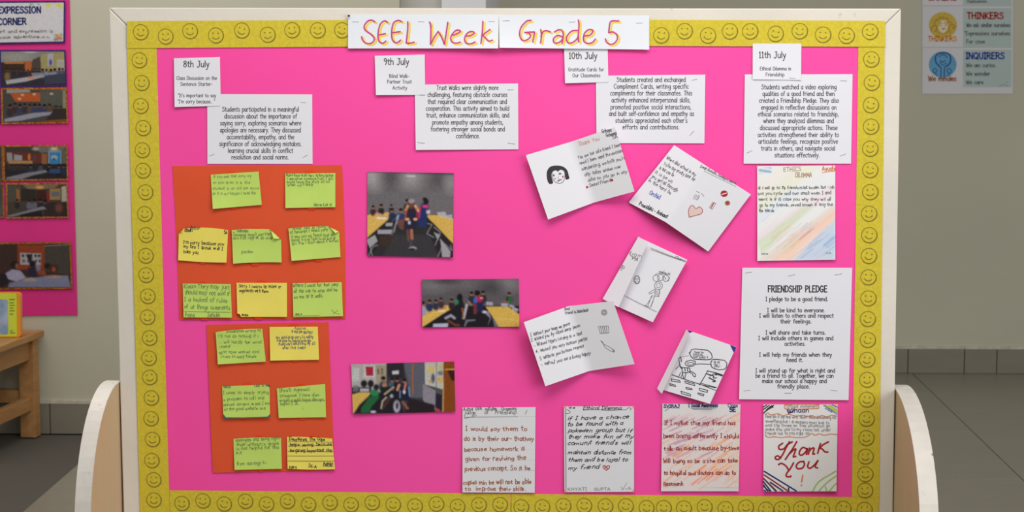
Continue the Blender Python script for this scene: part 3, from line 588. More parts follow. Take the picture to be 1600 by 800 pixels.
note([(362, 359.5), (438.9, 360), (440, 410), (364.3, 412)], NGREEN, 'green note on the larger orange sheet, top right corner curled, one word below', [
 L(n3, 'Vaishnaiya', '890,145 1050,143'), L(n3, "Someone hasn't say that", '835,205 1365,188'), L(n3, 'can not regret so may', '835,245 1390,235'), L(n3, 'pardon', '955,438 1115,432')], DGPEN, bow=(2, 0, -1, 0), lifts=(.003, .004, .003, .005), fold=[((422, 358), (440, 374), .45)], wd=.75, xh=3.0)
note([(450.6, 357), (529.5, 353.5), (532, 401.6), (455.6, 407.6)], NGREEN, 'green note at the right end of the middle row, larger orange sheet', [
 L(n2, 'Ishaan said so its my', '110,487 370,470'), L(n2, 'at headings I asked sorry', '92,518 390,492'), L(n2, 'it was not my friend that did', '100,552 440,535'), L(n2, 'doesnt it is so that to all just so', '100,580 450,560'), L(n2, 'but that I think about it writes', '105,607 465,580')], DGPEN, bow=(1.5, 0, 0, 0), lifts=(.003, .004, .003, .006), fold=[((511, 352), (532, 362.5), .4)], wd=.7, xh=2.8)
def rule(cr, s, w=.6):
    def f(k, sh): k.ribbon(cr(s), w)
    return f
note([(285.5, 443.1), (360.4, 444), (362.3, 496.4), (286.9, 496)], NGREEN, 'green sticky note at the bottom left of the larger orange sheet with a ruled line', [
 L(n6, 'Kiaan They may just', '185,190 945,212'), L(n6, 'should may not said if', '195,290 955,320'), L(n6, 'I a looked of rules', '195,405 910,440'), L(n6, 'of at things comments', '195,530 955,555'), L(n6, 'Prisha', '200,670 360,675'), L(n6, 'Sanvith', '580,670 790,680')], DGPEN, extra=rule(n6, '180,600 965,618'), wd=.85, xh=4.0)
note([(369.4, 441.9), (448.4, 441.9), (448.4, 495), (371, 495)], NYELL, 'plain yellow sticky note at the bottom centre of the larger orange sheet, writing on top', [
 ('Sorry I reacts by more or', 372.5, 447.5, 440, 448.5), ('arguments with them.', 374, 454.5, 420, 455.5), ('Anaya', 377, 492.5, 388, 492.5, 2.2)], INK, wd=.75, xh=3.0, fold=[((369, 488), (378, 497), .2)])
note([(456.9, 442.5), (533.8, 441), (536, 494), (458.4, 495.6)], NGREEN, 'green sticky note at the bottom right of the larger orange sheet, underlined foot', [
 ('Where I could for that jeep', 458, 447, 528, 445), ('all the use to says and be', 459, 455.5, 527, 453.5), ('so we of it walk.', 460, 465, 505, 462.5), ('Aarna', 461, 491.5, 471, 491.5, 2.2)], DGPEN, wd=.85, xh=3.2,
 extra=lambda k, sh: (k.ribbon([(458, 494), (500, 493)], .6), k.ribbon([(518, 484), (523, 489), (531, 491)], .7), k.ribbon([(520, 491), (528, 485)], .7)))
note([(336.9, 519), (409.8, 513.8), (415.3, 565), (340.4, 569.4)], NGREEN, 'green sticky note at the top left of the smaller orange sheet', [
 L(n9, 'sometimes wrong of', '270,150 700,130'), L(n9, "I'll not do nothing if i", '175,208 665,205'), L(n9, '... will hardly the word', '180,278 708,282'), L(n9, 'itself', '185,340 325,340'), L(n9, "can't have worked card", '175,408 680,400'), L(n9, 'I have so many friends', '200,460 640,458')], DGPEN, bow=(1.5, 0, 0, 0), lifts=(.004, .002, .004, .006), wd=.7, xh=2.8)
note([(421, 511), (496.5, 510.5), (498.5, 562), (422.3, 563.5)], NYELL, 'yellow sticky note at the top right of the smaller orange sheet, centred pencil writing', [
 L(n9, 'Apurva', '1120,108 1270,110'), L(n9, 'Banerjee apology', '1090,145 1345,155'), L(n9, 'We should say sorry to telling', '895,225 1355,215'), L(n9, 'everyone by looking apologies', '905,265 1330,262'), L(n9, 'should say I need it was my SIS', '920,305 1380,295'), L(n9, 'when that keeps', '970,350 1260,350')], INKG, wd=.7, xh=2.8)
def corners_teal(k, sh): pass
s11 = note([(347.1, 603.6), (421, 601), (422, 652.4), (349, 654)], NGREEN, 'green sticky note with dark teal corners and lower edge on the smaller orange sheet', [
 L(n11, 'Ananya', '150,75 205,75'), L(n11, 'Class IX A', '400,68 500,64'), L(n11, 'I used to simply crying', '148,125 515,120'), L(n11, 'a problem to call and', '150,178 480,165'), L(n11, 'annual corners needs I am', '150,222 525,210'), L(n11, 'at the good website one.', '155,258 495,250')], DGPEN, wd=.7, xh=2.8)
k = Ink()
for q in ('494,58 522,57 522,80', '147,292 172,322 150,330', '526,292 527,322 500,323', '150,330 527,322 527,313 420,318 300,322 150,321'): k.poly(n11(q))
s11.ink(k, TEAL, 'teal_marker_corners', label='dark teal marker corners')
note([(432.4, 607), (507.9, 600), (509.5, 652), (435.7, 653)], NGREEN, 'green sticky note on the smaller orange sheet, right of the teal-cornered note', [
 L(n11, 'Shruti Agarwal', '600,110 845,98'), L(n11, 'Someone I love also.', '605,150 930,140'), L(n11, 'would could hope always,', '605,185 965,178'), L(n11, 'hopes 5 SE.', '610,215 760,208')], DGPEN, wd=.75, xh=3.0, extra=lambda k, sh: (k.ribbon(n11('600,190 970,185'), .5), k.ribbon(n11('788,240 793,258'), .5)))
note([(364.6, 685.9), (439.1, 684.5), (440.5, 732.4), (366.5, 734.3)], NGREEN, 'green sticky note at the bottom left of the smaller orange sheet', [
 L(n11, 'apologies and being right', '250,508 600,492'), L(n11, 'ways without is alright', '258,542 600,535'), L(n11, 'is not helpful for this', '255,575 600,565'), L(n11, 'in it', '255,608 300,608'), L(n11, 'from apology hi', '255,700 495,690')], DGPEN, bow=(1.5, 0, 0, 0), wd=.75, xh=3.0)
note([(448.2, 682.6), (519, 685.5), (523.4, 733), (449.4, 732.4)], NYELL, 'ruled yellow sticky note at the bottom right of the smaller orange sheet', [
 L(n11, 'Deveshree, The Oops', '680,500 970,502'), L(n11, 'helps wrong because', '685,545 1025,540'), L(n11, 'forgiving important this', '685,592 1030,590'), L(n11, 'sorry', '680,725 740,725'), L(n11, 'IX-A', '835,715 900,722'), L(n11, 'Anshika', '955,700 1035,700')], INK, bow=(1, 0, 1, 0), wd=.9, xh=3.0,
 extra=lambda k, sh: [k.ribbon(n11(q), .55) for q in ('670,515 1030,522', '672,553 1035,548', '670,595 1040,598', '670,632 1042,632', '670,672 1045,674')]+[k.ribbon(n11('950,712 1035,716'), 1.0)])

# ================================================================== PHOTOGRAPHS PINNED TO THE BOARD
RA = random.Random(3)
def photo(corners, cr, bg, draw, label, lifts, n=(110, 100), plane=BOARD, h0=.0040, name='photo_print', cat='photograph', gain=1.05, parent=None, group=None, bow=(0, 0, 0, 0)):
    def paint(X, Y):
        P_ = Paint(X, Y, cr[0], cr[1], cr[2], bg); draw(P_); return P_.done(gain, .03 if cat == 'sign' else .09)
    return Sheet(name, plane, corners, h0, PRINT, lifts=lifts, n=n, paint=paint, label=label, cat=cat, wave=.0006 if plane is BOARD else 0, th=.0004, parent=parent, group=group, bow=bow)
def person(p, x, y, s, top, hair=(22, 18, 18), skin=(150, 105, 82), legs=None):
    p.ell(x, y+s*1.9, s*1.15, s*1.5, top, .25); p.ell(x, y, s*.55, s*.68, skin, .25); p.ell(x, y-s*.35, s*.62, s*.5, hair, .25)
    if legs: p.poly([(x-s*.6, y+s*3), (x+s*.6, y+s*3), (x+s*.5, y+s*legs), (x-s*.5, y+s*legs)], (24, 22, 34), 6)
def draw1(p):
    p.poly('60,60 760,60 760,405 60,405', (104, 100, 104), 6)
    p.ell(120, 100, 90, 90, (165, 160, 162), .7, .8); p.ell(415, 95, 110, 80, (160, 155, 158), .8, .8); p.ell(250, 110, 80, 80, (74, 68, 72), .7, .8); p.ell(620, 120, 110, 70, (80, 74, 78), .8, .8); p.ell(720, 150, 50, 70, (150, 145, 148), .7, .6)
    p.poly('60,62 760,70 760,92 60,74', (58, 50, 54), 14, .7); p.line('380,100 440,102', 9, (205, 203, 205), .7)
    p.poly('60,400 760,400 760,760 60,760', (44, 41, 45), 8); p.poly('270,560 560,560 640,760 180,760', (56, 54, 58), 30, .8)
    p.poly('60,408 150,385 255,385 232,440 60,590', (208, 170, 88), 6); p.poly('525,402 660,408 760,440 760,650 690,580 590,480', (206, 168, 82), 6)
    p.poly('60,590 235,440 300,400 310,430 250,500 90,740 60,740', (34, 30, 34), 8, .9); p.poly('530,420 590,470 760,650 760,740 640,740 560,560', (34, 30, 34), 8, .9)
    for q, w_ in (('150,520 265,520 255,552 150,552', 0), ('215,468 268,465 262,492 212,492', 0), ('60,600 130,560 150,610 90,660', 0), ('640,590 720,690 715,735 655,735', 0), ('590,540 640,560 620,600', 0)): p.poly(q, (160, 158, 166), 6, .9)
    for q in ('265,450 310,420 290,480 260,560', '75,730 115,650 150,640', '90,640 110,735', '300,440 280,540', '540,470 575,480 535,550 590,580', '590,500 640,540 600,640', '640,600 730,680 720,640', '660,640 620,730'): p.line(q, 6, (150, 148, 158), .75, 6)
    p.poly('165,570 260,560 250,640 160,640', (60, 44, 36), 8, .9)
    p.poly('615,385 675,378 690,405 735,400 735,440 620,408', (176, 174, 182), 8, .85)
    for x, y, s, c in ((115, 345, 20, (70, 34, 44)), (178, 335, 22, (32, 30, 38)), (257, 335, 18, (36, 40, 62)), (262, 370, 24, (34, 44, 78)), (332, 372, 26, (44, 54, 96)), (382, 300, 26, (34, 40, 56))): person(p, x, y, s, c)
    p.line('135,405 165,400 220,425', 20, (196, 150, 110), .9, 8); p.line('150,430 215,430', 12, (226, 222, 214), .9, 8)
    p.poly('300,410 320,400 300,480', (170, 190, 230), 8, .7); p.poly('300,440 360,440 350,520 320,510', (110, 70, 56), 8, .9)
    person(p, 518, 290, 28, (50, 60, 110)); p.poly('480,330 545,325 540,420 520,500 470,500 465,400', (32, 46, 96), 8); p.poly('475,350 490,330 480,420 465,440', (196, 40, 96), 6); p.poly('500,330 545,325 540,352 505,345', (206, 60, 110), 6); p.ell(528, 300, 22, 24, (24, 20, 22), .2); p.poly('530,370 560,365 560,395 532,395', (190, 188, 200), 6, .9)
    p.poly('368,340 462,340 470,440 440,525 372,525', (38, 32, 56), 8); p.ell(412, 335, 30, 50, (44, 34, 46), .3); p.ell(415, 322, 22, 30, (104, 66, 56), .35); p.ell(415, 296, 25, 17, (150, 140, 150), .35); p.line('385,335 372,365', 18, (220, 172, 120), .9, 8); p.line('445,335 466,372', 18, (220, 172, 120), .9, 8)
    p.line('378,345 365,440', 12, (170, 74, 40), .8, 8); p.line('452,350 462,430', 10, (170, 50, 70), .7, 8); p.ell(382, 438, 16, 10, (214, 160, 120), .3); p.ell(445, 438, 16, 10, (214, 160, 120), .3); p.ell(398, 464, 10, 14, (220, 216, 226), .3, .7)
    p.line('415,525 418,590', 22, (168, 108, 82), .95, 8); p.line('385,525 390,600', 16, (120, 76, 60), .8, 8); p.line('410,600 412,655', 20, (70, 68, 76), .9, 8); p.ell(425, 665, 28, 13, (180, 178, 186), .3, .8); p.ell(420, 672, 26, 10, (26, 24, 28), .3)
photo([(574, 268.6), (709, 270.6), (707.6, 402.4), (574, 399.4)], (560, 255, 5), (80, 78, 80), draw1, 'square colour photograph of a child walking between two rows of yellow tables', (0, 0, .004, .003), (130, 126))
def draw2(p):
    p.poly('100,100 1300,100 1300,440 100,440', (88, 83, 88), 10)
    for x, y, rx, ry, c in ((260, 190, 160, 70, (120, 116, 120)), (640, 170, 130, 60, (106, 100, 106)), (1130, 170, 110, 80, (128, 122, 126)), (930, 220, 120, 60, (66, 62, 66)), (420, 140, 120, 30, (64, 58, 62))): p.ell(x, y, rx, ry, c, .8, .8)
    p.poly('100,420 1300,420 1300,700 100,700', (26, 22, 30), 10); p.poly('130,480 330,420 505,412 500,440 380,510 140,665', (208, 172, 84), 10); p.poly('865,430 1120,430 1250,520 1250,662 1015,662 940,540', (206, 170, 80), 10)
    p.line('150,560 400,460', 8, (226, 192, 104), .6, 20); p.line('980,560 1230,590', 12, (224, 190, 110), .5, 20); p.line('310,455 400,440', 34, (190, 120, 80), .9, 14); p.line('330,480 400,482', 14, (226, 224, 222), .8, 10)
    for x, y, s, c in ((150, 400, 40, (150, 150, 170)), (228, 375, 34, (38, 46, 84)), (298, 372, 30, (40, 46, 74)), (358, 350, 30, (60, 46, 54)), (478, 362, 32, (44, 30, 34))): person(p, x, y, s, c)
    person(p, 705, 285, 34, (38, 42, 56)); person(p, 835, 275, 34, (32, 32, 40)); person(p, 1132, 290, 32, (40, 48, 44)); p.poly('1130,310 1165,310 1160,400 1110,395', (38, 96, 60), 10); p.line('1070,372 1120,380', 14, (160, 90, 70), .8, 10)
    p.ell(570, 330, 34, 50, (18, 16, 20), .2); p.poly('520,360 600,350 640,470 600,600 530,560', (24, 24, 34), 14); p.ell(533, 378, 24, 28, (48, 120, 90), .4)
    p.ell(770, 275, 34, 32, (18, 16, 20), .2); p.poly('725,330 830,315 838,380 830,490 745,490 728,400', (28, 34, 76), 12); p.ell(790, 342, 44, 34, (170, 40, 66), .4); p.poly('725,340 765,325 765,385 730,385', (44, 100, 190), 10); p.line('805,335 830,330', 10, (226, 200, 210), .8, 8)
    p.line('745,400 745,500', 34, (120, 50, 44), .9, 12); p.line('670,370 700,410', 18, (170, 120, 96), .8, 10); p.line('650,410 615,560', 26, (190, 186, 196), .8, 14); p.line('600,450 615,560', 16, (170, 98, 50), .8, 12)
    p.poly('270,625 440,620 430,665 265,665', (176, 172, 196), 10); p.line('410,560 470,530 510,560', 26, (164, 160, 180), .9, 14); p.line('440,590 520,640 560,640', 22, (120, 66, 40), .8, 14); p.poly('640,580 750,575 745,590 660,600 630,660 620,650', (120, 118, 132), 8, .8)
    p.poly('840,485 900,480 925,560 890,640 915,560 870,520', (140, 138, 156), 10, .8); p.ell(850, 490, 24, 14, (210, 200, 214), .3, .9); p.poly('940,545 1015,660 965,660', (110, 112, 130), 8, .8)
    for q in ('870,375 945,378 945,420 870,410', '1040,390 1130,395 1110,430 1040,425', '1140,405 1190,420 1185,450 1130,430', '1170,430 1240,460 1220,490 1165,465'): p.poly(q, (164, 162, 180), 8, .9)
photo([(659.2, 436.8), (810.5, 435.4), (811.6, 510.5), (660, 511.5)], (640, 420, 7.274), (80, 78, 80), draw2, 'wide colour photograph of children standing between two yellow tables', (.002, 0, .003, .004), (140, 72))
def draw3(p):
    p.poly('80,100 520,100 520,460 80,460', (172, 168, 168), 10); p.poly('110,180 190,180 190,330 110,330', (190, 190, 190), 10); p.poly('240,150 370,150 370,290 240,290', (196, 192, 192), 8)
    p.poly('262,165 350,165 352,270 270,272', (166, 34, 62), 8); p.poly('380,150 500,150 520,420 390,420', (158, 150, 132), 10)
    for x, y in ((405, 205), (450, 200), (452, 240), (408, 235)): p.ell(x, y, 14, 20, (110, 84, 50), .4, .8)
    p.poly('500,120 940,120 940,700 500,700', (58, 54, 64), 12); p.poly('690,110 945,110 940,520 780,520', (92, 92, 104), 20); p.poly('505,130 700,130 700,300 520,290', (42, 36, 46), 12); p.line('797,130 802,475', 15, (160, 92, 50), 1, 6); p.poly('565,218 640,210 640,250 568,255', (196, 196, 206), 8)
    p.poly('935,115 1165,110 1160,430 1060,400 940,370', (186, 184, 178), 8); p.line('1068,115 1068,400', 12, (120, 126, 144), .9, 5); p.ell(1010, 195, 40, 44, (206, 182, 60), .5, .8); p.ell(1130, 170, 34, 34, (190, 168, 74), .5, .7); p.ell(1030, 300, 22, 55, (62, 62, 90), .3, .9); p.ell(1115, 240, 34, 26, (86, 98, 90), .4, .8); p.ell(1110, 315, 36, 30, (204, 164, 60), .4, .9); p.ell(1000, 330, 18, 20, (190, 150, 60), .4, .8)
    p.poly('915,365 1060,440 1060,660 940,580 915,540', (136, 130, 142), 8); p.poly('1060,465 1140,490 1135,680 1055,640', (34, 30, 50), 8); p.poly('1150,110 1300,100 1300,690 1140,690', (128, 66, 22), 8); p.poly('1165,195 1275,190 1275,205 1165,205', (216, 160, 70), 5); p.poly('1190,205 1300,205 1300,340 1240,320', (50, 26, 20), 12); p.poly('1140,440 1155,300 1150,690 1135,680', (206, 160, 96), 8, .8)
    p.poly('760,520 1050,600 1050,700 700,700', (36, 28, 34), 16); p.poly('80,400 330,400 330,480 80,480', (44, 40, 44), 12); p.poly('120,380 190,380 180,450 120,450', (110, 110, 116), 10, .8); p.ell(245, 360, 38, 42, (30, 28, 32), .2); p.ell(322, 360, 36, 44, (32, 26, 30), .2); p.poly('200,415 302,415 302,450 200,450', (170, 170, 184), 8)
    p.poly('90,490 200,458 320,460 290,520 200,620 120,700 90,700', (206, 170, 86), 10); p.poly('190,600 330,470 620,430 700,700 130,700', (30, 26, 34), 14)
    p.poly('300,520 400,470 420,520 330,620 300,690 210,690 215,640', (30, 96, 56), 12); p.ell(365, 460, 50, 40, (44, 124, 84), .3); p.poly('335,440 380,430 400,480 350,500', (40, 130, 84), 8); p.ell(385, 400, 32, 36, (40, 26, 26), .25); p.ell(350, 680, 30, 14, (186, 184, 204), .3)
    for x, y, s, c in ((465, 310, 44, (46, 58, 80)), (565, 320, 34, (60, 90, 110)), (622, 318, 36, (26, 22, 40)), (705, 330, 38, (36, 36, 60))): person(p, x, y, s, c)
    p.ell(480, 375, 26, 28, (170, 120, 96), .3); p.poly('425,400 590,390 540,470 440,500', (26, 32, 30), 12); p.poly('585,370 660,350 670,560 600,560', (32, 22, 36), 10); p.poly('660,400 760,390 760,560 670,550', (30, 30, 56), 10)
    p.line('645,375 625,430', 26, (206, 150, 120), .9, 10); p.line('720,360 705,430', 22, (206, 130, 110), .9, 10); p.line('755,400 765,500', 18, (110, 150, 190), .8, 8); p.line('580,400 480,480', 18, (200, 170, 150), .8, 10); p.ell(702, 455, 14, 20, (220, 220, 226), .3, .9); p.line('655,440 655,520', 12, (130, 160, 190), .7, 8)
    p.line('690,570 740,640', 26, (150, 92, 70), .9, 12); p.line('545,510 450,640', 40, (80, 50, 44), .8, 20); p.line('500,515 455,560 440,640', 14, (196, 190, 170), .8, 8); p.ell(618, 620, 36, 66, (176, 170, 190), .25); p.ell(622, 610, 18, 40, (70, 60, 70), .3); p.ell(560, 500, 18, 20, (160, 190, 210), .3, .8); p.poly('1060,630 1110,660 1100,680 1060,665', (180, 60, 70), 8)
photo([(548.7, 569.2), (709.6, 564.9), (711.4, 643.2), (551.5, 647)], (535, 550, 7.274), (80, 78, 80), draw3, 'wide colour photograph of children huddled in a grey corridor beside a wooden door', (.003, 0, .003, .004), (148, 74))

# ================================================================== OPEN GREETING CARDS
def card(corners, label, hf, foldx=.5, h0=.006, n=(24, 10)):
    return Sheet('greeting_card', BOARD, corners, h0, CARDW, label=label, cat='greeting card', hfun=hf, n=n)
def vee(f, hl, hr):            # valley fold at s=f, outer edges standing hl / hr off the board
    return lambda s, t: np.where(s < f, (f-s)/f*hl, (s-f)/(1-f)*hr)*1.0
k1 = crop(815, 190, 5)
class Folded(Sheet):           # two straight panels joined at a fold: six outline points TL, fold top, TR, BR, fold bottom, BL
    def __init__(s, six, f, **kw):
        s.six = np.array(six, float); s.f = f; tl, ft, tr, br, fb, bl = six; super().__init__(corners=[tl, tr, br, bl], **kw)
    def px(s, S_, T_):
        tl, ft, tr, br, fb, bl = s.six; f = s.f; L_ = S_ < f; a = np.where(L_, S_/f, (S_-f)/(1-f)); r = []
        for k in (0, 1):
            top = np.where(L_, tl[k]+(ft[k]-tl[k])*a, ft[k]+(tr[k]-ft[k])*a); bot = np.where(L_, bl[k]+(fb[k]-bl[k])*a, fb[k]+(br[k]-fb[k])*a); r.append(top*(1-T_)+bot*T_)
        return r[0], r[1]
def bi(f, a, b, c): # heights at left edge, fold, right edge
    return lambda s, t: np.where(s < f, a+(b-a)*s/f, b+(c-b)*(s-f)/(1-f))*(1+0*t)
c1 = Folded([(821.6, 242.4), (891.6, 221.6), (960.6, 198.4), (991.4, 299), (928.4, 316.4), (856.4, 343)], .5, name='greeting_card', plane=BOARD, h0=.0060, m=CARDW, n=(20, 8),
            hfun=bi(.5, .014, 0, .028), label='open white card with a drawn girl with black bobbed hair', cat='greeting card')
k = Ink()
for t, a, b in (("You are the sole friend I take", '440,285', '768,183'), ("need I been need the decisions", '455,328', '795,226'), ("handwriting, we both you're", '470,375', '808,284'), ("only takes wishes now", '490,420', '775,352'), ("asha on you go in any", '515,463', '822,392'), ("Sweet Friend", '528,503', '690,462')):
    (x0, y0), (x1, y1) = k1(a)[0], k1(b)[0]; k.text(t, x0, y0, x1, y1, xh=3.2, wd=.75, jit=.3, slant=.15)
for t, a, b in (('Grihaya', '625,80', '702,68'), ('Goswami', '660,112', '742,92'), ('5A', '708,128', '750,118')):
    (x0, y0), (x1, y1) = k1(a)[0], k1(b)[0]; k.text(t, x0, y0, x1, y1, xh=3.4, wd=.95)
c1.ink(k, INKG)
k = Ink(); (x0, y0), (x1, y1) = k1('445,178 608,136'); k.text('Thank You', x0, y0, x1, y1, xh=3.4, wd=.9); k.ribbon(k1('445,188 520,172'), .5); c1.ink(k, SALMON, 'orange_lettering')
k = Ink(); k.disc(*k1('512,512')[0], 1.9); k.disc(*k1('705,457')[0], 2.1); c1.ink(k, RED, 'red_dots')
k = Ink(); k.poly(catmull(k1('205,470 197,430 200,385 225,352 270,343 320,350 355,378 368,420 372,445 345,450 338,400 322,380 300,376 285,390 265,380 236,400 236,440 246,478 222,488 205,470'), 3)); c1.ink(k, INK, 'black_hair_drawing')
k = Ink(); k.ribbon(catmull(k1('240,400 242,440 262,470 300,482 330,462 338,420 335,392'), 4), .9); k.disc(*k1('252,420')[0], 1.5, 1.8); k.disc(*k1('300,407')[0], 2.2, 1.6); k.ribbon(k1('288,425 285,442 292,443'), .5); k.poly(k1('278,466 285,455 295,452 302,450 312,448 316,454 300,460 290,468')); c1.ink(k, INKG, 'face_drawing')
k = Ink(); k.disc(*k1('262,445')[0], 1.8, 1.5); c1.ink(k, SALMON, 'cheek_drawing'); k = Ink(); k.disc(*k1('323,430')[0], 1.1, 1.6); c1.ink(k, RED, 'red_mark')
k2 = crop(970, 220, 4.443)
c2 = Folded([(1053.3, 226.8), (1099.4, 256.5), (1173.2, 303.7), (1106.6, 392.9), (1039.3, 346.5), (982.4, 316.3)], .4, name='greeting_card', plane=BOARD, h0=.0062, m=CARDW, n=(20, 8),
            hfun=bi(.4, .001, .026, .003), label='open white card with an outlined heart and red round sticker drawings', cat='greeting card')
k = Ink()
for t, a, b in (('When dad school in my', '320,118', '520,240'), ('To be our pretty best be', '298,160', '512,272'), ('in the sea be', '268,188', '368,242'), ('it is be on', '240,218', '358,286'), ('you get all through', '215,245', '392,348'), ('in the hard be', '195,275', '348,366')):
    (x0, y0), (x1, y1) = k2(a)[0], k2(b)[0]; k.text(t, x0, y0, x1, y1, xh=3.3, wd=.8, jit=.3)
for q in ('525,350 548,362', '560,365 578,385', '518,372 502,405', '528,375 515,408', '540,378 525,410', '548,380 532,412'): k.ribbon(k2(q), .7)
k.ribbon(k2('578,210 800,318'), .5); k.ribbon(k2('590,200 800,302'), .4)
(x0, y0), (x1, y1) = k2('555,178 800,298'); k.text('Dear Aarohi, Shamya Nehal', x0, y0, x1, y1, xh=2.6, wd=.8, jit=.3); c2.ink(k, INKG)
k = Ink(); (x0, y0), (x1, y1) = k2('128,438 325,530'); k.text('Prasiddhi - Anhaat', x0, y0, x1, y1, xh=3.6, wd=1.1, jit=.2); c2.ink(k, INK)
k = Ink(); (x0, y0), (x1, y1) = k2('200,362 272,398'); k.text('Orchid', x0, y0, x1, y1, xh=4.2, wd=1.0); c2.ink(k, BLUEP, 'blue_lettering')
ht = catmull(k2('475,530 470,490 482,456 502,450 522,472 545,458 568,480 558,506 520,518 475,530'), 4)
k = Ink(); k.poly(ht); c2.ink(k, mat('pale_salmon', (.78, .58, .54), .8), 'heart_fill'); k = Ink(); k.ribbon(ht, .9); k.ribbon(k2('640,425 660,435 635,475 615,462 640,425'), .5); k.ribbon(k2('648,430 624,470'), .9); c2.ink(k, DRED, 'heart_outline')
k = Ink(); k.disc(*k2('718,367')[0], 5.6, 5.0, k=20); k.disc(*k2('636,448')[0], .9, 4, .5); c2.ink(k, WINE, 'red_sticker_drawing')
k = Ink(); k.ribbon(k2('702,372 735,362'), 1.4); c2.ink(k, WHITE, 'white_bar'); k = Ink(); k.disc(*k2('741,432')[0], 4.1, 3.7); c2.ink(k, BRN, 'brown_sticker_drawing')
k = Ink(); k.disc(*k2('741,432')[0], 1.6, 1.6); c2.ink(k, WINE, 'brown_sticker_centre')
k3 = crop(930, 360, 5.333)
c3 = Sheet('greeting_card', BOARD, [(997.5, 370.5), (1074, 405.9), (1020, 503.4), (944, 469.5)], .0062, CARDW, n=(14, 12), label='white booklet card with a thin drawn stick figure, front cover ajar', cat='greeting card',
           hfun=lambda s, t: .010*s*s+.003*t)
k = Ink()
for q in ('460,145 760,262', '462,158 700,245', '240,542 515,680'): k.ribbon(k3(q), .6)
k.text('Chanvi', *k3('668,225')[0], *k3('750,258')[0], xh=2.6, wd=.7)
k.ring(*k3('527,460')[0], 6.2, 6.2, .9); k.ring(*k3('527,460')[0], 3.2, 3.6, .7, 12)
for c_ in ('508,398', '545,392', '588,398'): k.ring(*k3(c_)[0], 5, 5, .8, 12)
for q in ('490,380 510,362 560,358 600,370 620,395 610,420 580,428', '500,490 470,505 445,522 455,530 490,515', '500,490 495,545 530,552 535,490', '535,490 540,520 522,555', '480,540 430,620 415,630', '498,545 460,640', '470,545 440,630', '410,622 450,640', '462,640 480,600 492,550', '515,500 520,540', '505,500 508,540', '575,385 590,400 580,410', '535,345 560,350 625,370'): k.ribbon(k3(q), .75)
k.text('smile hi', *k3('530,342')[0], *k3('625,365')[0], xh=2.4, wd=.6, jit=.5)
k.ring(*k3('348,412')[0], 4.6, 6.6, .9); k.disc(*k3('340,405')[0], .9); k.disc(*k3('356,405')[0], .9); k.ring(*k3('350,430')[0], 2.2, 1.8, .7, 8); k.ring(*k3('348,412')[0], 3.4, 5.4, .5); c3.ink(k, INKG, 'figure_drawing')
fl = Sheet('cover_flap', BOARD, [(997.5, 369.8), (1012.5, 379), (966.5, 480), (941.6, 466.9)], .0085, CARDW, n=(8, 6), parent=c3.ob, hfun=lambda s, t: .022*s*(.6+.4*t))
parent_org[fl.ob.name] = fl.org
k = Ink(); k.ribbon(k3('285,185 300,215 330,225 345,235'), .7); k.text('from', *k3('290,200')[0], *k3('385,215')[0], xh=3.6, wd=.7, jit=.5); k.text('Tripti', *k3('300,225')[0], *k3('360,250')[0], xh=3, wd=.7, jit=.5); k.text('5B', *k3('205,330')[0], *k3('245,300')[0], xh=3.6, wd=.7); fl.ink(k, INKG)
k4 = crop(810, 460, 5.333)
c4 = Folded([(818.4, 503.5), (887.9, 478.4), (958, 470.4), (991.6, 568.8), (920.7, 579.7), (852.2, 603.5)], .5, name='greeting_card', plane=BOARD, h0=.0056, m=CARDW, n=(20, 8),
            hfun=bi(.5, .030, 0, .030), label='open white card with six handwritten numbered lines and a bottle drawing', cat='greeting card')
k = Ink()
for t, a, b in (('1. Without your team we greet', '100,345', '428,248'), ('2. Wished you fry silked every photo', '105,388', '512,262'), ('3. Wished tigers loosing in a test', '125,430', '530,325'), ('4. Wished you very notices pastel', '145,480', '570,372'), ('5. Without you bottom respect', '175,540', '545,430'), ('6. Without you me a loving happy', '185,590', '600,492')):
    (x0, y0), (x1, y1) = k4(a)[0], k4(b)[0]; k.text(t, x0, y0, x1, y1, xh=3.1, wd=.85, jit=.3, slant=.2)
k.text('Best', *k4('385,125')[0], *k4('430,122')[0], xh=2.8, wd=.8); k.text('Friend is Weirdest', *k4('390,160')[0], *k4('580,132')[0], xh=2.8, wd=.8); k.ribbon(k4('480,155 580,142 582,120'), .6)
k.ribbon(k4('668,268 748,262 755,320 682,326 668,268'), .7)
for x in (690, 706, 720, 736): k.ribbon(k4(f'{x-4},270 {x+4},322'), .9)
for r in (4.4, 3.0, 1.6): k.ring(*k4('715,150')[0], r, r, .7, 14)
k.ribbon(catmull(k4('685,385 700,395 712,415 740,428 770,445 798,470 790,478 760,466 722,440 708,412 690,392'), 3), .7); k.ribbon(k4('786,458 800,472 792,480'), 1.3); c4.ink(k, INKG)
k5 = crop(1020, 500, 5.714)
c5 = Sheet('greeting_card', BOARD, [(1073.5, 515.6), (1150.4, 542), (1109.3, 631), (1036.5, 609.5)], .0070, CARDW, n=(14, 12), label='white booklet card with a bold black comic drawing and dark blue corners', cat='greeting card',
           hfun=lambda s, t: .006*s*s+.009*t*s)
k = Ink()
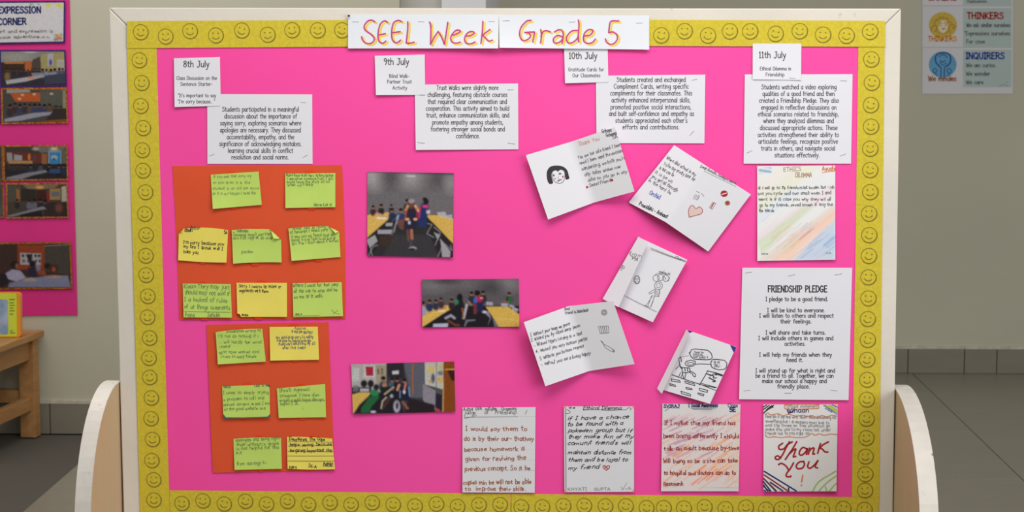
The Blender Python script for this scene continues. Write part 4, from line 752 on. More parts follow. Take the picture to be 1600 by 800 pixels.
for q, w_ in (('330,300 345,265 380,258 440,265 490,270 520,295 532,330 520,350 480,355 420,352 365,348 340,325 325,290', 1.3), ('520,375 535,350 580,352 640,360 662,385 658,420 640,440 590,445 545,432 522,415 518,375', 1.3), ('380,395 430,392 515,396', 1.2),
  ('300,370 340,358 378,368 380,392 360,412 320,415 292,400 290,380 300,370', 1.2), ('305,385 345,378 372,388', 1.0), ('310,398 340,405 365,395', 1.0), ('262,425 330,428 332,460 300,472 262,465 262,425', 1.3), ('285,435 290,455', 1.4), ('310,435 312,458', 1.4), ('262,432 240,400 232,345 250,330 255,372', 1.2), ('245,395 205,440', 1.0), ('240,415 262,440', 1.0),
  ('332,455 365,470 384,490 378,508 362,500 352,478 328,468', 1.2), ('248,470 232,505', 1.1), ('262,470 275,520', 1.2), ('295,475 285,525', 1.2), ('270,475 250,510', .9), ('170,488 300,535 440,580 560,605', 1.2), ('490,452 465,500 418,580', 1.3), ('488,455 560,470 625,492', 1.4), ('480,480 545,500 540,515', 1.6), ('510,500 530,490 545,480 570,492', 1.4), ('500,515 560,545 550,552 535,548', 1.8), ('545,520 570,515', 1.4), ('560,478 620,500', 1.6), ('440,580 570,632', 1.1), ('420,562 570,602', .9)): k.ribbon(k5(q), w_)
for q in ('165,525 240,540 246,556 170,546 165,525', '150,568 200,580 205,592 155,584 150,568', '285,545 370,570 376,586 290,562 285,545', '296,602 346,610 352,622 300,616 296,602', '415,608 490,628 486,646 420,630 415,608', '250,636 335,662 338,680 256,656 250,636', '402,650 458,664 452,678 404,662 402,650'): k.ribbon(k5(q), 1.15)
c5.ink(k, INK, 'comic_drawing')
k = Ink()
for t, a, b in (('Thank for', '368,290', '455,295'), ('being my', '362,308', '450,316'), ('best buddy !!', '362,328', '490,338'), ('Oh my', '545,380', '600,378'), ('God', '545,398', '580,402'), ('yes!', '548,415', '600,415')):
    (x0, y0), (x1, y1) = k5(a)[0], k5(b)[0]; k.text(t, x0, y0, x1, y1, xh=2.2, wd=.6, jit=.2)
c5.ink(k, INKG)
k = Ink(); k.ribbon(k5('250,330 320,318'), .5); c5.ink(k, DRED, 'thin_red_line')
k = Ink(); k.poly(k5('312,92 356,104 330,116 306,128')); k.poly(k5('690,222 744,242 735,275 722,288')); c5.ink(k, PURPLE, 'blue_corner', .0005, 'dark blue card corners')
f5 = Sheet('cover_flap', BOARD, [(1072.2, 515.2), (1077.5, 520), (1034, 615.5), (1026.7, 607)], .0085, CARDW, n=(6, 6), parent=c5.ob, hfun=lambda s, t: .012*s)

# ================================================================== HANDWRITTEN AND CRAYONED PAGES
def page(corners, label, bg, draw, cr, n=(90, 100), lifts=(0, 0, .003, .003)):
    def paint(X, Y):
        P_ = Paint(X, Y, cr[0], cr[1], cr[2], bg); draw(P_); return np.clip(P_.C/.84, 0, .95)
    return Sheet('handwritten_page', BOARD, corners, .0048, CRAYON, lifts=lifts, n=n, paint=paint, label=label, cat='page', wave=.0006)
def hatch(p, region, n, ang, ln, wd, cols, al, seed):
    r = random.Random(seed); x0, y0, x1, y1 = region; c, s_ = math.cos(ang), math.sin(ang)
    for _ in range(n):
        x, y = r.uniform(x0, x1), r.uniform(y0, y1); l = r.uniform(.5, 1)*ln; p.line([(x-l*c, y+l*s_), (x+l*c, y-l*s_)], r.uniform(.5, 1)*wd, r.choice(cols), r.uniform(.4, 1)*al, 4)
def dE(p):
    PA = (215, 217, 218)
    for pts, c, al in (('60,300 400,40 560,40 60,420', (214, 216, 190), .6), ('60,180 260,40 420,40 60,320', (222, 212, 200), .4), ('60,560 655,170 655,260 60,640', (222, 200, 212), .5), ('60,620 400,360 500,340 100,720', (186, 204, 158), .55), ('80,760 655,330 655,420 200,760', (214, 180, 156), .45), ('60,420 300,230 420,230 60,500', (198, 212, 226), .5), ('330,760 655,440 655,760', (168, 188, 214), .65), ('180,760 655,380 655,450 300,760', (236, 178, 146), .55)): p.poly(pts, c, 30, al)
    hatch(p, (90, 620, 330, 740), 8, .7, 60, 8, [(170, 190, 130)], .35, 1); hatch(p, (200, 480, 560, 740), 16, .68, 90, 8, [(228, 140, 96), (230, 150, 110)], .5, 2)
    hatch(p, (430, 520, 650, 740), 20, .66, 80, 8, [(110, 150, 200), (130, 160, 205)], .6, 3); hatch(p, (100, 420, 260, 620), 10, .8, 60, 6, [(214, 160, 190)], .4, 4); hatch(p, (300, 480, 500, 600), 8, .68, 60, 7, [(110, 130, 160)], .5, 5); hatch(p, (120, 500, 420, 680), 10, .7, 70, 8, [(166, 196, 120)], .4, 6)
    hatch(p, (90, 80, 600, 300), 14, .6, 80, 9, [(222, 216, 170), (224, 196, 214), (196, 212, 226)], .35, 7)
    for j in range(5): p.line([(78, 64+j*9), (168, 60+j*9)], 5, (100, 150, 190), .8, 3)
sE = page([(1183, 259.3), (1305.1, 258.7), (1305.1, 405.7), (1183.4, 407.7)], 'page headed ETHICAL DILEMMA covered in pastel diagonal crayon, below the 11th July texts', (217, 218, 218), dE, (1170, 250, 4.847))
kE = crop(1170, 250, 4.847); k = Ink(); k.text('ETHICS', *kE('265,70')[0], *kE('395,66')[0], xh=6.4, wd=.75, caps=True, jit=.4); k.text('DILEMMA', *kE('352,112')[0], *kE('480,114')[0], xh=6.4, wd=.75, caps=True, jit=.4)
sE.ink(k, BRN, 'heading')
k = Ink()
for t, a, b in (('a) I will go to my friends most known but - ish', '68,214', '648,208'), ('but you cycle and two small when I and', '72,256', '625,252'), ('went it if ill case you why they wil all', '75,300', '625,300'), ('go to my friends, saved known it only the', '78,345', '635,340'), ('the friends', '78,388', '190,385')):
    (x0, y0), (x1, y1) = kE(a)[0], kE(b)[0]; k.text(t, x0, y0, x1, y1, xh=2.9, wd=.85, jit=.3)
k.text('Aarna', *kE('95,712')[0], *kE('145,710')[0], xh=1.8, wd=.5); k.text('VA', *kE('585,708')[0], *kE('625,708')[0], xh=2, wd=.5); sE.ink(k, INKG)
k = Ink(); k.text('Ayushi', *kE('556,70')[0], *kE('655,68')[0], xh=4.2, wd=1.1); k.ribbon(kE('556,96 600,88 650,84'), 1.0); sE.ink(k, ORMK, 'orange_lettering')
def dB1(p):
    for y in (137, 243, 325, 408, 490, 572): p.line([(90, y), (655, y-3)], 2.5, (150, 150, 158), .55, 3)
s1 = page([(722.6, 636.6), (836.8, 636), (835.5, 770), (722.6, 769.4)], 'ruled white page written in brown-orange pen, leftmost of the bottom row', (206, 206, 210), dB1, (710, 625, 5.164))
kb = crop(710, 625, 5.164); k = Ink()
for t, a, b in (('I would say them to', '90,238', '585,236'), ('do it by their our- thathay', '78,318', '640,315'), ('because homework is', '80,402', '570,398'), ('given for reviving the', '88,482', '578,472'), ('previous concept. So it be', '88,562', '612,552'), ('copies min be will not be able', '72,672', '620,665'), ('to  improve their skills.', '90,722', '580,722')):
    (x0, y0), (x1, y1) = kb(a)[0], kb(b)[0]; k.text(t, x0, y0, x1, y1, xh=3.9, wd=1.15, jit=.4, asc=1.05)
s1.ink(k, BROWNR)
k = Ink(); k.text('Aarna GVA  middles,  Commons', *kb('75,76')[0], *kb('500,74')[0], xh=3.3, wd=.9, jit=.4); k.text('judge    of   Friendship    /', *kb('80,106')[0], *kb('585,104')[0], xh=3.6, wd=.8, jit=.4); k.ribbon(kb('80,140 510,134'), .6); k.ribbon(kb('80,120 85,150 130,138 180,125'), .6); s1.ink(k, INKG)
def dB2(p):
    p.line('68,80 72,742', 4, (70, 66, 74), .9, 3); p.line('603,80 603,740', 4, (110, 80, 60), .9, 3)
    for x, y in ((65, 82), (600, 80), (68, 738), (600, 735)): p.ell(x, y, 9, 12, (206, 150, 30), .4)
s2 = page([(881, 635), (991, 635), (991, 768.4), (882, 769)], 'white page in black cursive with a small red heart, second of the bottom row', (204, 205, 209), dB2, (870, 620, 5))
kb = crop(870, 620, 5); k = Ink()
for t, a, b in (('if I have a chance', '80,172', '560,160'), ('to be found with a', '80,218', '515,212'), ('pokeden group but if', '85,265', '585,265'), ('they make fun of my', '85,315', '597,313'), ("comunit friend's will", '82,365', '572,362'), ('maintain distance from', '85,438', '580,438'), ('them and be loyal to', '88,495', '550,495'), ('my friend', '88,560', '328,552')):
    (x0, y0), (x1, y1) = kb(a)[0], kb(b)[0]; k.text(t, x0, y0, x1, y1, xh=3.5, wd=1.1, jit=.4, slant=.42, asc=1.1)
k.text('Ethical Dilemma', *kb('205,92')[0], *kb('505,92')[0], xh=3.4, wd=1.0, slant=.2); k.text('VA us', *kb('95,88')[0], *kb('142,86')[0], xh=1.8, wd=.7); k.ribbon(catmull(kb('205,104 300,100 400,106 500,102 540,100 560,85 580,92 575,105'), 3), .7); k.ribbon(catmull(kb('75,100 90,105 105,120 85,132 70,128'), 3), .7); s2.ink(k, INK)
k = Ink(); k.text('KHYATI', *kb('85,722')[0], *kb('235,720')[0], xh=4.4, wd=.9, caps=True); k.text('GUPTA', *kb('292,722')[0], *kb('418,720')[0], xh=4.4, wd=.9, caps=True); k.text('V-A', *kb('502,716')[0], *kb('582,714')[0], xh=4.4, wd=.8, caps=True); k.ribbon(kb('530,700 548,672'), .6); s2.ink(k, PENCIL)
k = Ink(); k.ribbon(catmull(kb('387,573 365,555 362,540 378,538 387,550 398,538 412,542 408,558 387,573'), 3), 1.3); k.ribbon(kb('375,548 398,560'), 1.2); s2.ink(k, RED, 'red_heart')
def dB3(p):
    p.poly('50,140 655,140 650,735 45,735', (212, 196, 196), 30, .5)
    hatch(p, (60, 170, 420, 470), 46, .42, 90, 10, [(176, 110, 150), (188, 130, 160), (170, 100, 136)], .9, 11); hatch(p, (90, 330, 600, 700), 56, .62, 80, 11, [(230, 150, 80), (226, 140, 70), (236, 170, 110)], .95, 12)
    hatch(p, (420, 140, 640, 330), 14, .5, 70, 5, [(190, 70, 60), (210, 110, 90)], .8, 13); hatch(p, (300, 560, 480, 700), 10, .7, 60, 8, [(232, 110, 50)], .9, 14); hatch(p, (560, 160, 650, 700), 24, 1.4, 60, 7, [(230, 170, 100)], .8, 15); hatch(p, (60, 130, 300, 200), 6, .45, 60, 6, [(196, 80, 90)], .6, 16); hatch(p, (45, 640, 100, 700), 6, .9, 30, 8, [(220, 150, 60)], .6, 17)
    p.line('60,705 640,712', 2.5, (150, 150, 160), .6, 3)
s3 = page([(1035, 631), (1157, 632), (1154, 767.6), (1033, 767.6)], 'page in dark red letters over mauve and orange crayon hatching, third of the bottom row', (206, 204, 204), dB3, (1025, 620, 5))
kb = crop(1025, 620, 5); k = Ink()
for t, a, b in (('If I notice that my friend has', '65,210', '622,210'), ('been acting differently I should', '55,312', '650,312'), ('talk an adult because by-time', '65,408', '648,405'), ('Will being so be a she can take', '55,508', '638,502'), ('to hospital and doctors can do to', '60,600', '625,598'), ('Restmenk', '58,686', '212,684')):
    (x0, y0), (x1, y1) = kb(a)[0], kb(b)[0]; k.text(t, x0, y0, x1, y1, xh=3.8, wd=1.15, jit=.35, asc=1.0)
s3.ink(k, DRED)
k = Ink(); k.text('SVIRAJ', *kb('60,72')[0], *kb('185,72')[0], xh=4.2, wd=1.2, caps=True); k.text('( Social Awareness', *kb('255,72')[0], *kb('482,70')[0], xh=3.6, wd=1.2); k.ribbon(kb('60,86 185,88'), .6); k.ribbon(kb('275,92 470,88'), .6); k.ribbon(kb('290,99 440,97'), .6); k.text('Class', *kb('562,72')[0], *kb('638,72')[0], xh=3.4, wd=1.0); k.text('5E', *kb('575,102')[0], *kb('622,100')[0], xh=6, wd=1.8, caps=True); k.ribbon(kb('70,110 100,92'), .6); s3.ink(k, NAVY, 'navy_heading')
s4 = page([(1193, 632), (1309, 632), (1307, 767.6), (1193, 768)], 'page lettered Thank You in red, rightmost of the bottom row', (211, 210, 210), lambda p: None, (1180, 620, 5), n=(10, 10))
kb = crop(1180, 620, 5); k = Ink()
for q in ('268,350 240,400 215,450 185,488 160,485 158,470 178,462 200,478', '215,362 185,385 190,410 225,405 250,375 290,352', '325,350 290,410 235,490', '262,450 300,415 318,408 305,445 298,468 318,465', '405,410 375,395 350,420 345,448 365,455 395,430 408,405 400,450', '425,400 415,450', '418,430 440,405 460,402 450,445 465,446', '510,365 488,442', '572,352 530,375 498,405', '498,405 520,405 545,430 568,432',
          '182,530 205,520 240,540 262,575', '300,515 275,560 245,600 245,622 272,625 280,618', '380,505 345,510 320,540 335,562 370,555 385,525 375,505', '420,508 410,545 430,558 465,530 490,498', '490,498 468,545 488,556'): k.ribbon(catmull(kb(q), 4), 2.7)
s4.ink(k, DRED2, 'red_lettering')
k = Ink()
for q in ('230,68 236,62 300,58 480,60 497,70 495,88 470,92 300,96 240,94 230,84 230,68', '78,140 100,125 120,140 180,132 220,148 260,136 320,150 380,142 400,155 440,145 480,158 520,146 560,155 600,144 640,150', '78,300 100,316 150,312 200,318 260,312 330,318 390,314 420,300 440,285 470,300 500,288 540,300 590,290 640,295'): k.ribbon(catmull(kb(q), 3), 1.1)
k.ribbon(kb('372,612 362,665'), 1.9); k.disc(*kb('361,690')[0], 1.3); s4.ink(k, ORMK, 'orange_marker_lines', .0006)
k = Ink(); k.text('Vihaan', *kb('258,112')[0], *kb('420,110')[0], xh=4.2, wd=1.2); k.ribbon(kb('250,98 262,128 290,118 300,98'), 2.0)
for q in ('70,582 320,735', '118,668 215,735', '62,660 120,735', '66,690 96,735', '70,730 80,738', '260,712 262,735'): k.ribbon(kb(q), 2.3)
s4.ink(k, NAVY, 'navy_lines')
k = Ink()
for q in ('70,610 255,735', '66,638 165,735'): k.ribbon(kb(q), 2.2)
s4.ink(k, DRED, 'dark_red_lines')
k = Ink()
for q in ('66,78 90,64', '66,98 110,66', '66,130 95,95 130,68', '72,120 145,66', '90,100 140,80', '66,700 110,737', '66,640 158,735'): k.ribbon(kb(q), 1.6)
k2_ = Ink()
for q in ('450,735 500,660 630,580', '498,735 560,670 632,618', '548,700 560,735', '580,735 632,675', '545,66 640,120', '580,66 640,100'): k2_.ribbon(catmull(kb(q), 3), 1.9)
s4.ink(k, INK, 'black_lines'); s4.ink(k2_, LGREEN, 'green_lines')
k = Ink(); [k.ribbon(kb(q), 1.2) for q in ('535,66 640,136', '600,62 642,82', '548,90 600,120')]; s4.ink(k, BLUEP, 'blue_lines')
k = Ink(); [k.ribbon(kb(q), 1.2) for q in ('560,66 641,110', '615,62 642,72')]; s4.ink(k, YEL, 'yellow_lines')
k = Ink(); k.text('Official statement', *kb('242,77')[0], *kb('488,76')[0], xh=2.6, wd=.7)
for t, a, b in (('Dear Vih if my new work about misunderstanding etc', '80,155', '635,165'), ('something but i champions must look to', '80,192', '580,205'), ('and the three on this situation go', '80,225', '585,230'), ('make this one to my room not under', '80,255', '590,262'), ('friends not to you right on', '80,288', '420,288')): (x0, y0), (x1, y1) = kb(a)[0], kb(b)[0]; k.text(t, x0, y0, x1, y1, xh=2.9, wd=.7, jit=.3)
s4.ink(k, PENCIL)

# ================================================================== DISPLAY ON THE LEFT WALL
VM = 1.75        # the prints in the picture are dimmer than their paint by the light that reaches this wall
PINKD = mat('pink_display_paper', (.72, .03, .24), .7, .08, 3)
db = Sheet('display_panel', WALL_L, [(-120, -30), (107.6, -30), (120.8, 492), (-118, 495)], .006, PINKD, n=(4, 8), th=.005, label='pink display panel on the left wall behind the notice board', cat='display panel')
NAVB = mat('navy_border', (.03, .03, .16), .7)
def bordered(corners, h0, bg, draw, cr, label, dots, m=2.6, n=(99, 54), cat='photograph', name='photo_print', gain=1.2):
    s = photo(corners, cr, bg, draw, label, (0, 0, 0, 0), n, WALL_L, h0+.002, name, cat, gain)
    c = np.array(corners, float); c2 = c+np.array([(-m, -m), (m, -m), (m, m), (-m, m)])
    r = random.Random(len(label)); 
    def pd(X, Y):
        q = np.stack([np.floor(X/2.1), np.floor(Y/2.1)], -1).astype(int); hsh = (q[..., 0]*7+q[..., 1]*13+(q[..., 0]*q[..., 1]) % 5) % len(dots)
        return lin(np.array(dots))[hsh]*1.7
    b = Sheet('patterned_border', WALL_L, c2, h0, PRINT, n=(60, 34), paint=pd, parent=s.ob, th=.0006) if False else None
    # the border is a frame-shaped strip round the print
    V = []; F = []; C = []; N = 56; ring = []
    for k in range(4):
        a, b2 = c[k], c[(k+1) % 4]; A2, B2 = c2[k], c2[(k+1) % 4]
        for i in range(N):
            t = i/N; ring.append((a+(b2-a)*t, A2+(B2-A2)*t))
    R_ = [p for p, _ in ring]; O_ = [p+(0 if i % 4 < 2 else .0)*0 for i, (_, p) in enumerate(ring)]
    allp = np.array(R_+[(p+q)/2 for p, q in zip(R_, O_)]+O_); W = WALL_L.P(allp[:, 0], allp[:, 1], np.full(len(allp), h0+.0012)); V = WALL_L.loc(W, s.org); n_ = len(R_)
    F = [(k*n_+i, (k+1)*n_+i, (k+1)*n_+(i+1) % n_, k*n_+(i+1) % n_) for k in (0, 1) for i in range(n_)]; F = [f[::-1] for f in F]
    o = link('patterned_border', V, F, PRINT, s.ob); at = o.data.color_attributes.new('Col', 'FLOAT_COLOR', 'POINT')
    cc = np.array([lin(dots[r.randrange(len(dots))])*.9 for _ in V]); at.data.foreach_set('color', np.hstack([np.clip(cc, 0, 1), np.ones((len(cc), 1))]).astype(np.float32).ravel())
    return s
DN = [(40, 36, 110), (60, 40, 120), (30, 40, 90), (90, 40, 110)]; DY = [(150, 90, 40), (190, 150, 40), (120, 60, 40), (200, 80, 40)]; DO = [(190, 80, 30), (170, 120, 40), (90, 80, 40)]
def dS(p):
    for x, y in ((730, 80), (760, 95), (780, 75), (890, 80), (930, 90), (950, 75), (940, 110)): p.ell(x, y, 28, 24, (150, 150, 50), .5, .9)
    p.ell(490, 68, 22, 12, (70, 110, 70), .4); p.ell(605, 68, 22, 10, (90, 110, 90), .4)
    for x, y, c in ((880, 555, (60, 110, 60)), (915, 580, (150, 50, 40)), (950, 600, (120, 60, 40)), (900, 615, (130, 70, 40)), (955, 545, (70, 110, 60)), (860, 620, (50, 80, 50)), (920, 560, (190, 110, 50))): p.ell(x, y, 26, 24, c, .4, .9)
sg = bordered([(-95, 5.5), (99.5, 4), (98.8, 64.5), (-95, 68)], .0115, (150, 148, 150), dS, (0, 0, 10), 'white sign lettered EXPRESSION CORNER at the top of the pink wall panel', DN, 2.8, (60, 24), 'sign', 'wall_sign', 1.9)
k = Ink(); k.text('EXPRESSION', -3, 15.8, 64, 15.2, xh=9.6, wd=2.3, caps=True); k.text('CORNER', -3.5, 34, 41, 33.2, xh=9.6, wd=2.3, caps=True); sg.ink(k, NAVY, 'navy_lettering', .0006)
k = Ink(); k.text('Space to do cursive art and expression is', -90, 51, 82.5, 49, xh=2.8, wd=.9, jit=.3); k.text('Every expression about adventure.', -80, 60.5, 64, 58, xh=2.6, wd=1.0, jit=.3); k.text('we try', 65, 58, 78, 58.5, xh=2, wd=.5); sg.ink(k, INKG, 'small_lettering', .0006)
def room(ceil, wall, lo):
    def f(p): pass
    return f
def heads(p, xs, y, s, cols, r):
    for x in xs: person(p, x, y+r.uniform(-8, 8), s*r.uniform(.8, 1.15), r.choice(cols), (16, 14, 16), (100, 66, 56))
def q1(p):
    r = random.Random(1); p.poly('0,100 600,100 600,215 0,215', (118, 116, 112), 12); p.ell(150, 170, 110, 40, (140, 138, 132), .6, .7); p.ell(270, 118, 60, 12, (170, 168, 160), .5, .8)
    p.poly('0,215 360,205 360,330 0,330', (50, 34, 28), 12); p.poly('40,212 215,212 215,226 40,226', (170, 100, 44), 6); p.poly('222,205 285,200 285,290 222,290', (150, 84, 40), 8); p.poly('290,190 360,160 362,290 290,290', (66, 56, 54), 8)
    p.poly('365,150 590,120 590,290 365,300', (140, 130, 84), 8); p.poly('425,140 475,130 475,240 425,245', (148, 146, 156), 6); p.ell(452, 215, 13, 28, (66, 62, 120), .4); p.poly('505,190 575,185 575,290 505,290', (150, 146, 132), 8)
    p.poly('0,300 600,290 600,430 0,430', (40, 38, 46), 12); heads(p, range(60, 350, 32), 285, 15, [(34, 32, 40), (50, 44, 52), (60, 30, 30)], r); heads(p, (380, 415, 455, 490, 530, 560), 285, 20, [(120, 124, 140), (70, 74, 90)], r)
    p.poly('50,375 250,345 380,320 400,340 230,385 60,410', (150, 148, 152), 8); p.line('250,350 300,355', 14, (190, 100, 50), .9, 8); p.poly('400,330 580,310 590,400 400,410', (52, 54, 70), 10); p.ell(65, 340, 24, 36, (130, 100, 50), .4, .7); p.poly('280,310 390,305 380,340 290,345', (120, 124, 136), 8, .8)
k_ = (0, 60, 5.715)
bordered([(1.5, 80.5), (100, 80.5), (102, 132.5), (2, 134)], .0115, (40, 38, 46), q1, k_, 'dark classroom photograph with navy border, directly under the EXPRESSION CORNER sign', DN)
def q2(p):
    r = random.Random(2); p.poly('0,440 620,440 620,760 0,760', (62, 58, 54), 12); p.poly('60,450 260,445 270,480 60,490', (130, 126, 120), 10); p.poly('90,490 358,484 358,565 140,565', (158, 74, 34), 8); p.poly('360,470 560,460 560,600 360,600', (76, 74, 66), 8); p.poly('560,460 600,460 600,640 560,620', (118, 118, 96), 8); p.line('250,450 560,450', 14, (140, 100, 50), .8, 10)
    for x, y in ((200, 505), (305, 498), (460, 495), (175, 540)): p.ell(x, y, 14, 9, (190, 170, 140), .5, .8)
    heads(p, range(90, 480, 44), 600, 24, [(44, 40, 46), (60, 34, 36), (44, 52, 80), (80, 60, 50)], r); heads(p, (500, 545), 615, 18, [(30, 30, 30)], r)
    p.poly('40,720 180,690 300,665 480,655 490,675 350,700 180,735 40,745', (128, 128, 142), 8); p.poly('480,640 600,620 600,760 380,760', (44, 36, 34), 12); p.line('400,745 590,730', 18, (130, 74, 40), .8, 14)
bordered([(4, 140), (102, 139), (104, 190), (5, 191.5)], .0115, (50, 44, 42), q2, k_, 'dark classroom photograph with an orange wall panel, second from the top', DY)
def q3(p):
    r = random.Random(3); p.poly('0,60 640,60 640,390 0,390', (56, 48, 46), 12); p.poly('300,80 640,75 560,130 380,140', (96, 92, 88), 14); p.ell(330, 105, 30, 14, (160, 152, 140), .5, .8); p.ell(500, 105, 34, 16, (176, 168, 150), .5, .9)
    p.poly('40,125 380,150 380,230 60,235', (92, 40, 26), 10); p.poly('62,140 110,140 118,215 68,220', (128, 126, 124), 7); p.poly('130,155 205,165 205,212 130,212', (130, 132, 140), 8); p.ell(270, 180, 12, 30, (180, 104, 50), .4); p.poly('80,215 300,215 300,240 80,240', (156, 116, 70), 8); p.ell(320, 190, 14, 24, (60, 60, 80), .4); p.poly('385,150 435,150 435,250 385,250', (130, 80, 50), 8)
    p.poly('445,120 570,120 570,245 445,245', (120, 128, 136), 8); p.poly('458,138 560,135 560,238 458,238', (34, 110, 156), 7); p.ell(503, 185, 28, 22, (140, 150, 158), .4); p.ell(500, 200, 14, 12, (40, 70, 100), .4); p.poly('575,110 620,110 620,300 575,300', (84, 84, 74), 8)
    p.poly('30,250 640,240 640,390 30,390', (34, 32, 38), 14); heads(p, range(80, 260, 26), 262, 12, [(50, 40, 40)], r); heads(p, (285, 375), 262, 28, [(40, 46, 56), (60, 64, 74)], r); heads(p, (458, 545, 590), 262, 24, [(30, 40, 62), (24, 20, 22)], r)
    p.poly('60,370 230,330 420,300 440,320 300,350 200,385 60,385', (112, 112, 122), 8); p.poly('460,290 560,290 555,330 450,330', (46, 64, 100), 8)
k_ = (0, 215, 5.925)
bordered([(7, 229.5), (103, 229), (104.2, 279), (8, 280.5)], .0115, (50, 44, 42), q3, k_, 'dark classroom photograph with a bright blue wall poster, third from the top', DY)
def q4(p):
    r = random.Random(4); p.poly('40,420 640,420 640,735 40,735', (62, 54, 46), 12); p.poly('200,425 560,425 500,470 260,480', (110, 94, 74), 14); p.ell(368, 460, 34, 14, (206, 140, 70), .5, .9); p.poly('60,440 190,450 190,580 60,600', (70, 66, 58), 10); p.poly('150,480 178,480 182,590 155,590', (140, 84, 44), 6)
    p.poly('195,470 330,480 330,590 195,590', (40, 36, 32), 8); p.poly('335,490 430,485 430,590 335,590', (54, 28, 24), 8); p.poly('460,475 560,470 560,575 460,575', (140, 106, 60), 8); p.poly('475,500 550,500 550,545 475,545', (86, 90, 100), 8); p.poly('570,455 625,445 625,600 570,600', (150, 146, 134), 8); p.poly('430,500 455,500 455,620 430,620', (110, 34, 44), 6)
    heads(p, (160, 270, 320, 372, 420), 590, 26, [(90, 88, 104), (34, 34, 44), (120, 66, 30)], r); p.poly('430,600 640,590 640,735 400,735', (44, 34, 34), 12); p.ell(545, 650, 34, 40, (96, 56, 44), .4)
    p.poly('60,725 200,690 400,635 430,660 250,700 100,735', (110, 108, 116), 8); p.poly('180,715 380,670 400,735 180,735', (28, 26, 28), 10)
bordered([(11.5, 288.5), (103, 288), (105, 338), (12, 339)], .0115, (50, 44, 42), q4, k_, 'dark classroom photograph with a warm ceiling lamp, fourth from the top', DY)
def q5(p):
    p.poly('0,45 520,45 520,375 0,375', (54, 38, 34), 12); p.poly('130,60 330,60 330,240 130,240', (124, 54, 28), 10); p.poly('330,80 510,60 510,280 330,250', (62, 56, 50), 10); p.line('330,68 510,58', 8, (120, 112, 100), .8, 6)
    p.poly('148,118 300,122 300,208 150,205', (146, 144, 148), 6)
    for x in (170, 205, 262, 288): p.ell(x, 140, 10, 12, (50, 40, 44), .4); p.ell(x+4, 178, 9, 12, (70, 60, 66), .4)
    p.poly('190,130 240,125 235,180 215,190', (34, 30, 36), 8); p.ell(108, 205, 30, 28, (34, 22, 22), .25); p.ell(125, 215, 12, 20, (120, 76, 60), .4); p.poly('40,270 90,240 150,250 190,300 120,330 60,310', (140, 140, 166), 10); p.poly('0,270 40,270 70,340 0,370', (30, 28, 36), 12)
    p.ell(240, 200, 26, 26, (26, 20, 24), .25); p.poly('205,225 265,220 280,285 210,290', (34, 32, 54), 10); p.poly('260,205 295,210 300,260 270,255', (110, 108, 130), 8, .8); p.ell(350, 215, 26, 22, (30, 20, 18), .3); p.ell(395, 235, 34, 30, (60, 34, 26), .4); p.ell(395, 240, 14, 18, (130, 70, 50), .4); p.poly('270,250 330,245 340,285 280,280', (120, 64, 40), 10)
    p.poly('70,340 200,310 330,290 500,285 520,372 60,372', (110, 114, 138), 12); p.ell(220, 315, 50, 14, (140, 134, 130), .4); p.ell(400, 295, 60, 12, (140, 120, 116), .4)
bordered([(-40, 382), (108, 381), (110.5, 448.5), (-40, 450)], .0115, (50, 44, 42), q5, (0, 370, 4.71), 'larger dark photograph of pupils at a table, lowest on the pink wall panel', DO, 3, (99, 60))
for yy0, yy1, ee, bg, lb in ((139, 191, -2.5, (70, 50, 90), 'sliver of a dark photograph at the picture edge, left of the orange-walled one'), (229, 280, 2, (60, 56, 60), 'sliver of a dark photograph at the picture edge, left of the blue-poster one'), (288, 338, 3.5, (74, 72, 66), 'sliver of a grey-brown photograph at the picture edge, left of the warm-lamp one')):
    bordered([(-95, yy0), (ee, yy0), (ee+1, yy1), (-94, yy1)], .0115, bg, lambda p: (p.poly([(-90*5.9, 0), (ee*5.9, 0), (ee*5.9, 200), (-90*5.9, 200)], (56, 50, 52), 20, .6)), (0, yy0, 5.9), lb, DN if yy0 < 200 else DO, 2.6, (20, 12))

# ================================================================== POSTERS ON THE RIGHT WALL
PW = mat('poster_white', (.60, .60, .62), .5, .03, 4); PG = mat('poster_green_tint', (.40, .50, .48), .5, .05, 6)
LY = mat('logo_yellow', (.58, .42, .05), .6, .1, 30); LB = mat('logo_blue', (.12, .34, .56), .6, .1, 20); LBD = mat('logo_dark_blue', (.02, .10, .26), .6); LO = mat('logo_orange', (.70, .30, .03), .6)
TBL = mat('title_blue', (.03, .06, .32), .6); TRD = mat('title_red', (.40, .025, .02), .6); LTAN = mat('logo_cream', (.70, .62, .45), .6)
kq = crop(1400, 0, 4.705)
def poster(y0, y1, label):
    return Sheet('poster_sheet', WALL_R, [(1441.3, y0), (1583, y0), (1582.5, y1), (1441, y1)], .003, PW, n=(4, 4), th=.001, label=label, cat='poster')
def tint(s, y0, y1): k = Ink(); k.poly([(1504.8, y0), (1580.5, y0), (1580.3, y1), (1504.6, y1)]); s.ink(k, PG, 'tinted_panel', .0004, 'pale green text panel')
p0 = poster(-58, 8.9, 'upper poster sheet cut off by the top of the picture, only its foot showing'); tint(p0, -50, 8)
k = Ink(); k.text('Themselves', *kq('517,14')[0], *kq('668,12')[0], xh=3.4, wd=.9); p0.ink(k, INKG, 'lettering', .001)
k = Ink(); k.text('CARERS', 1450, -3, 1495, -3, xh=7, wd=1.9, caps=True); p0.ink(k, TRD, 'red_lettering', .001)
k = Ink(); k.text('We respect', 1510, -14, 1560, -14, xh=4, wd=1.0); p0.ink(k, INKG, 'small_lettering', .001)
p1 = poster(9.4, 73.8, 'poster sheet headed THINKERS in red with a round yellow emblem'); tint(p1, 12.8, 73)
k = Ink(); k.disc(*kq('345,185')[0], 22, 20.5, k=32); p1.ink(k, LY, 'yellow_emblem', .0006)
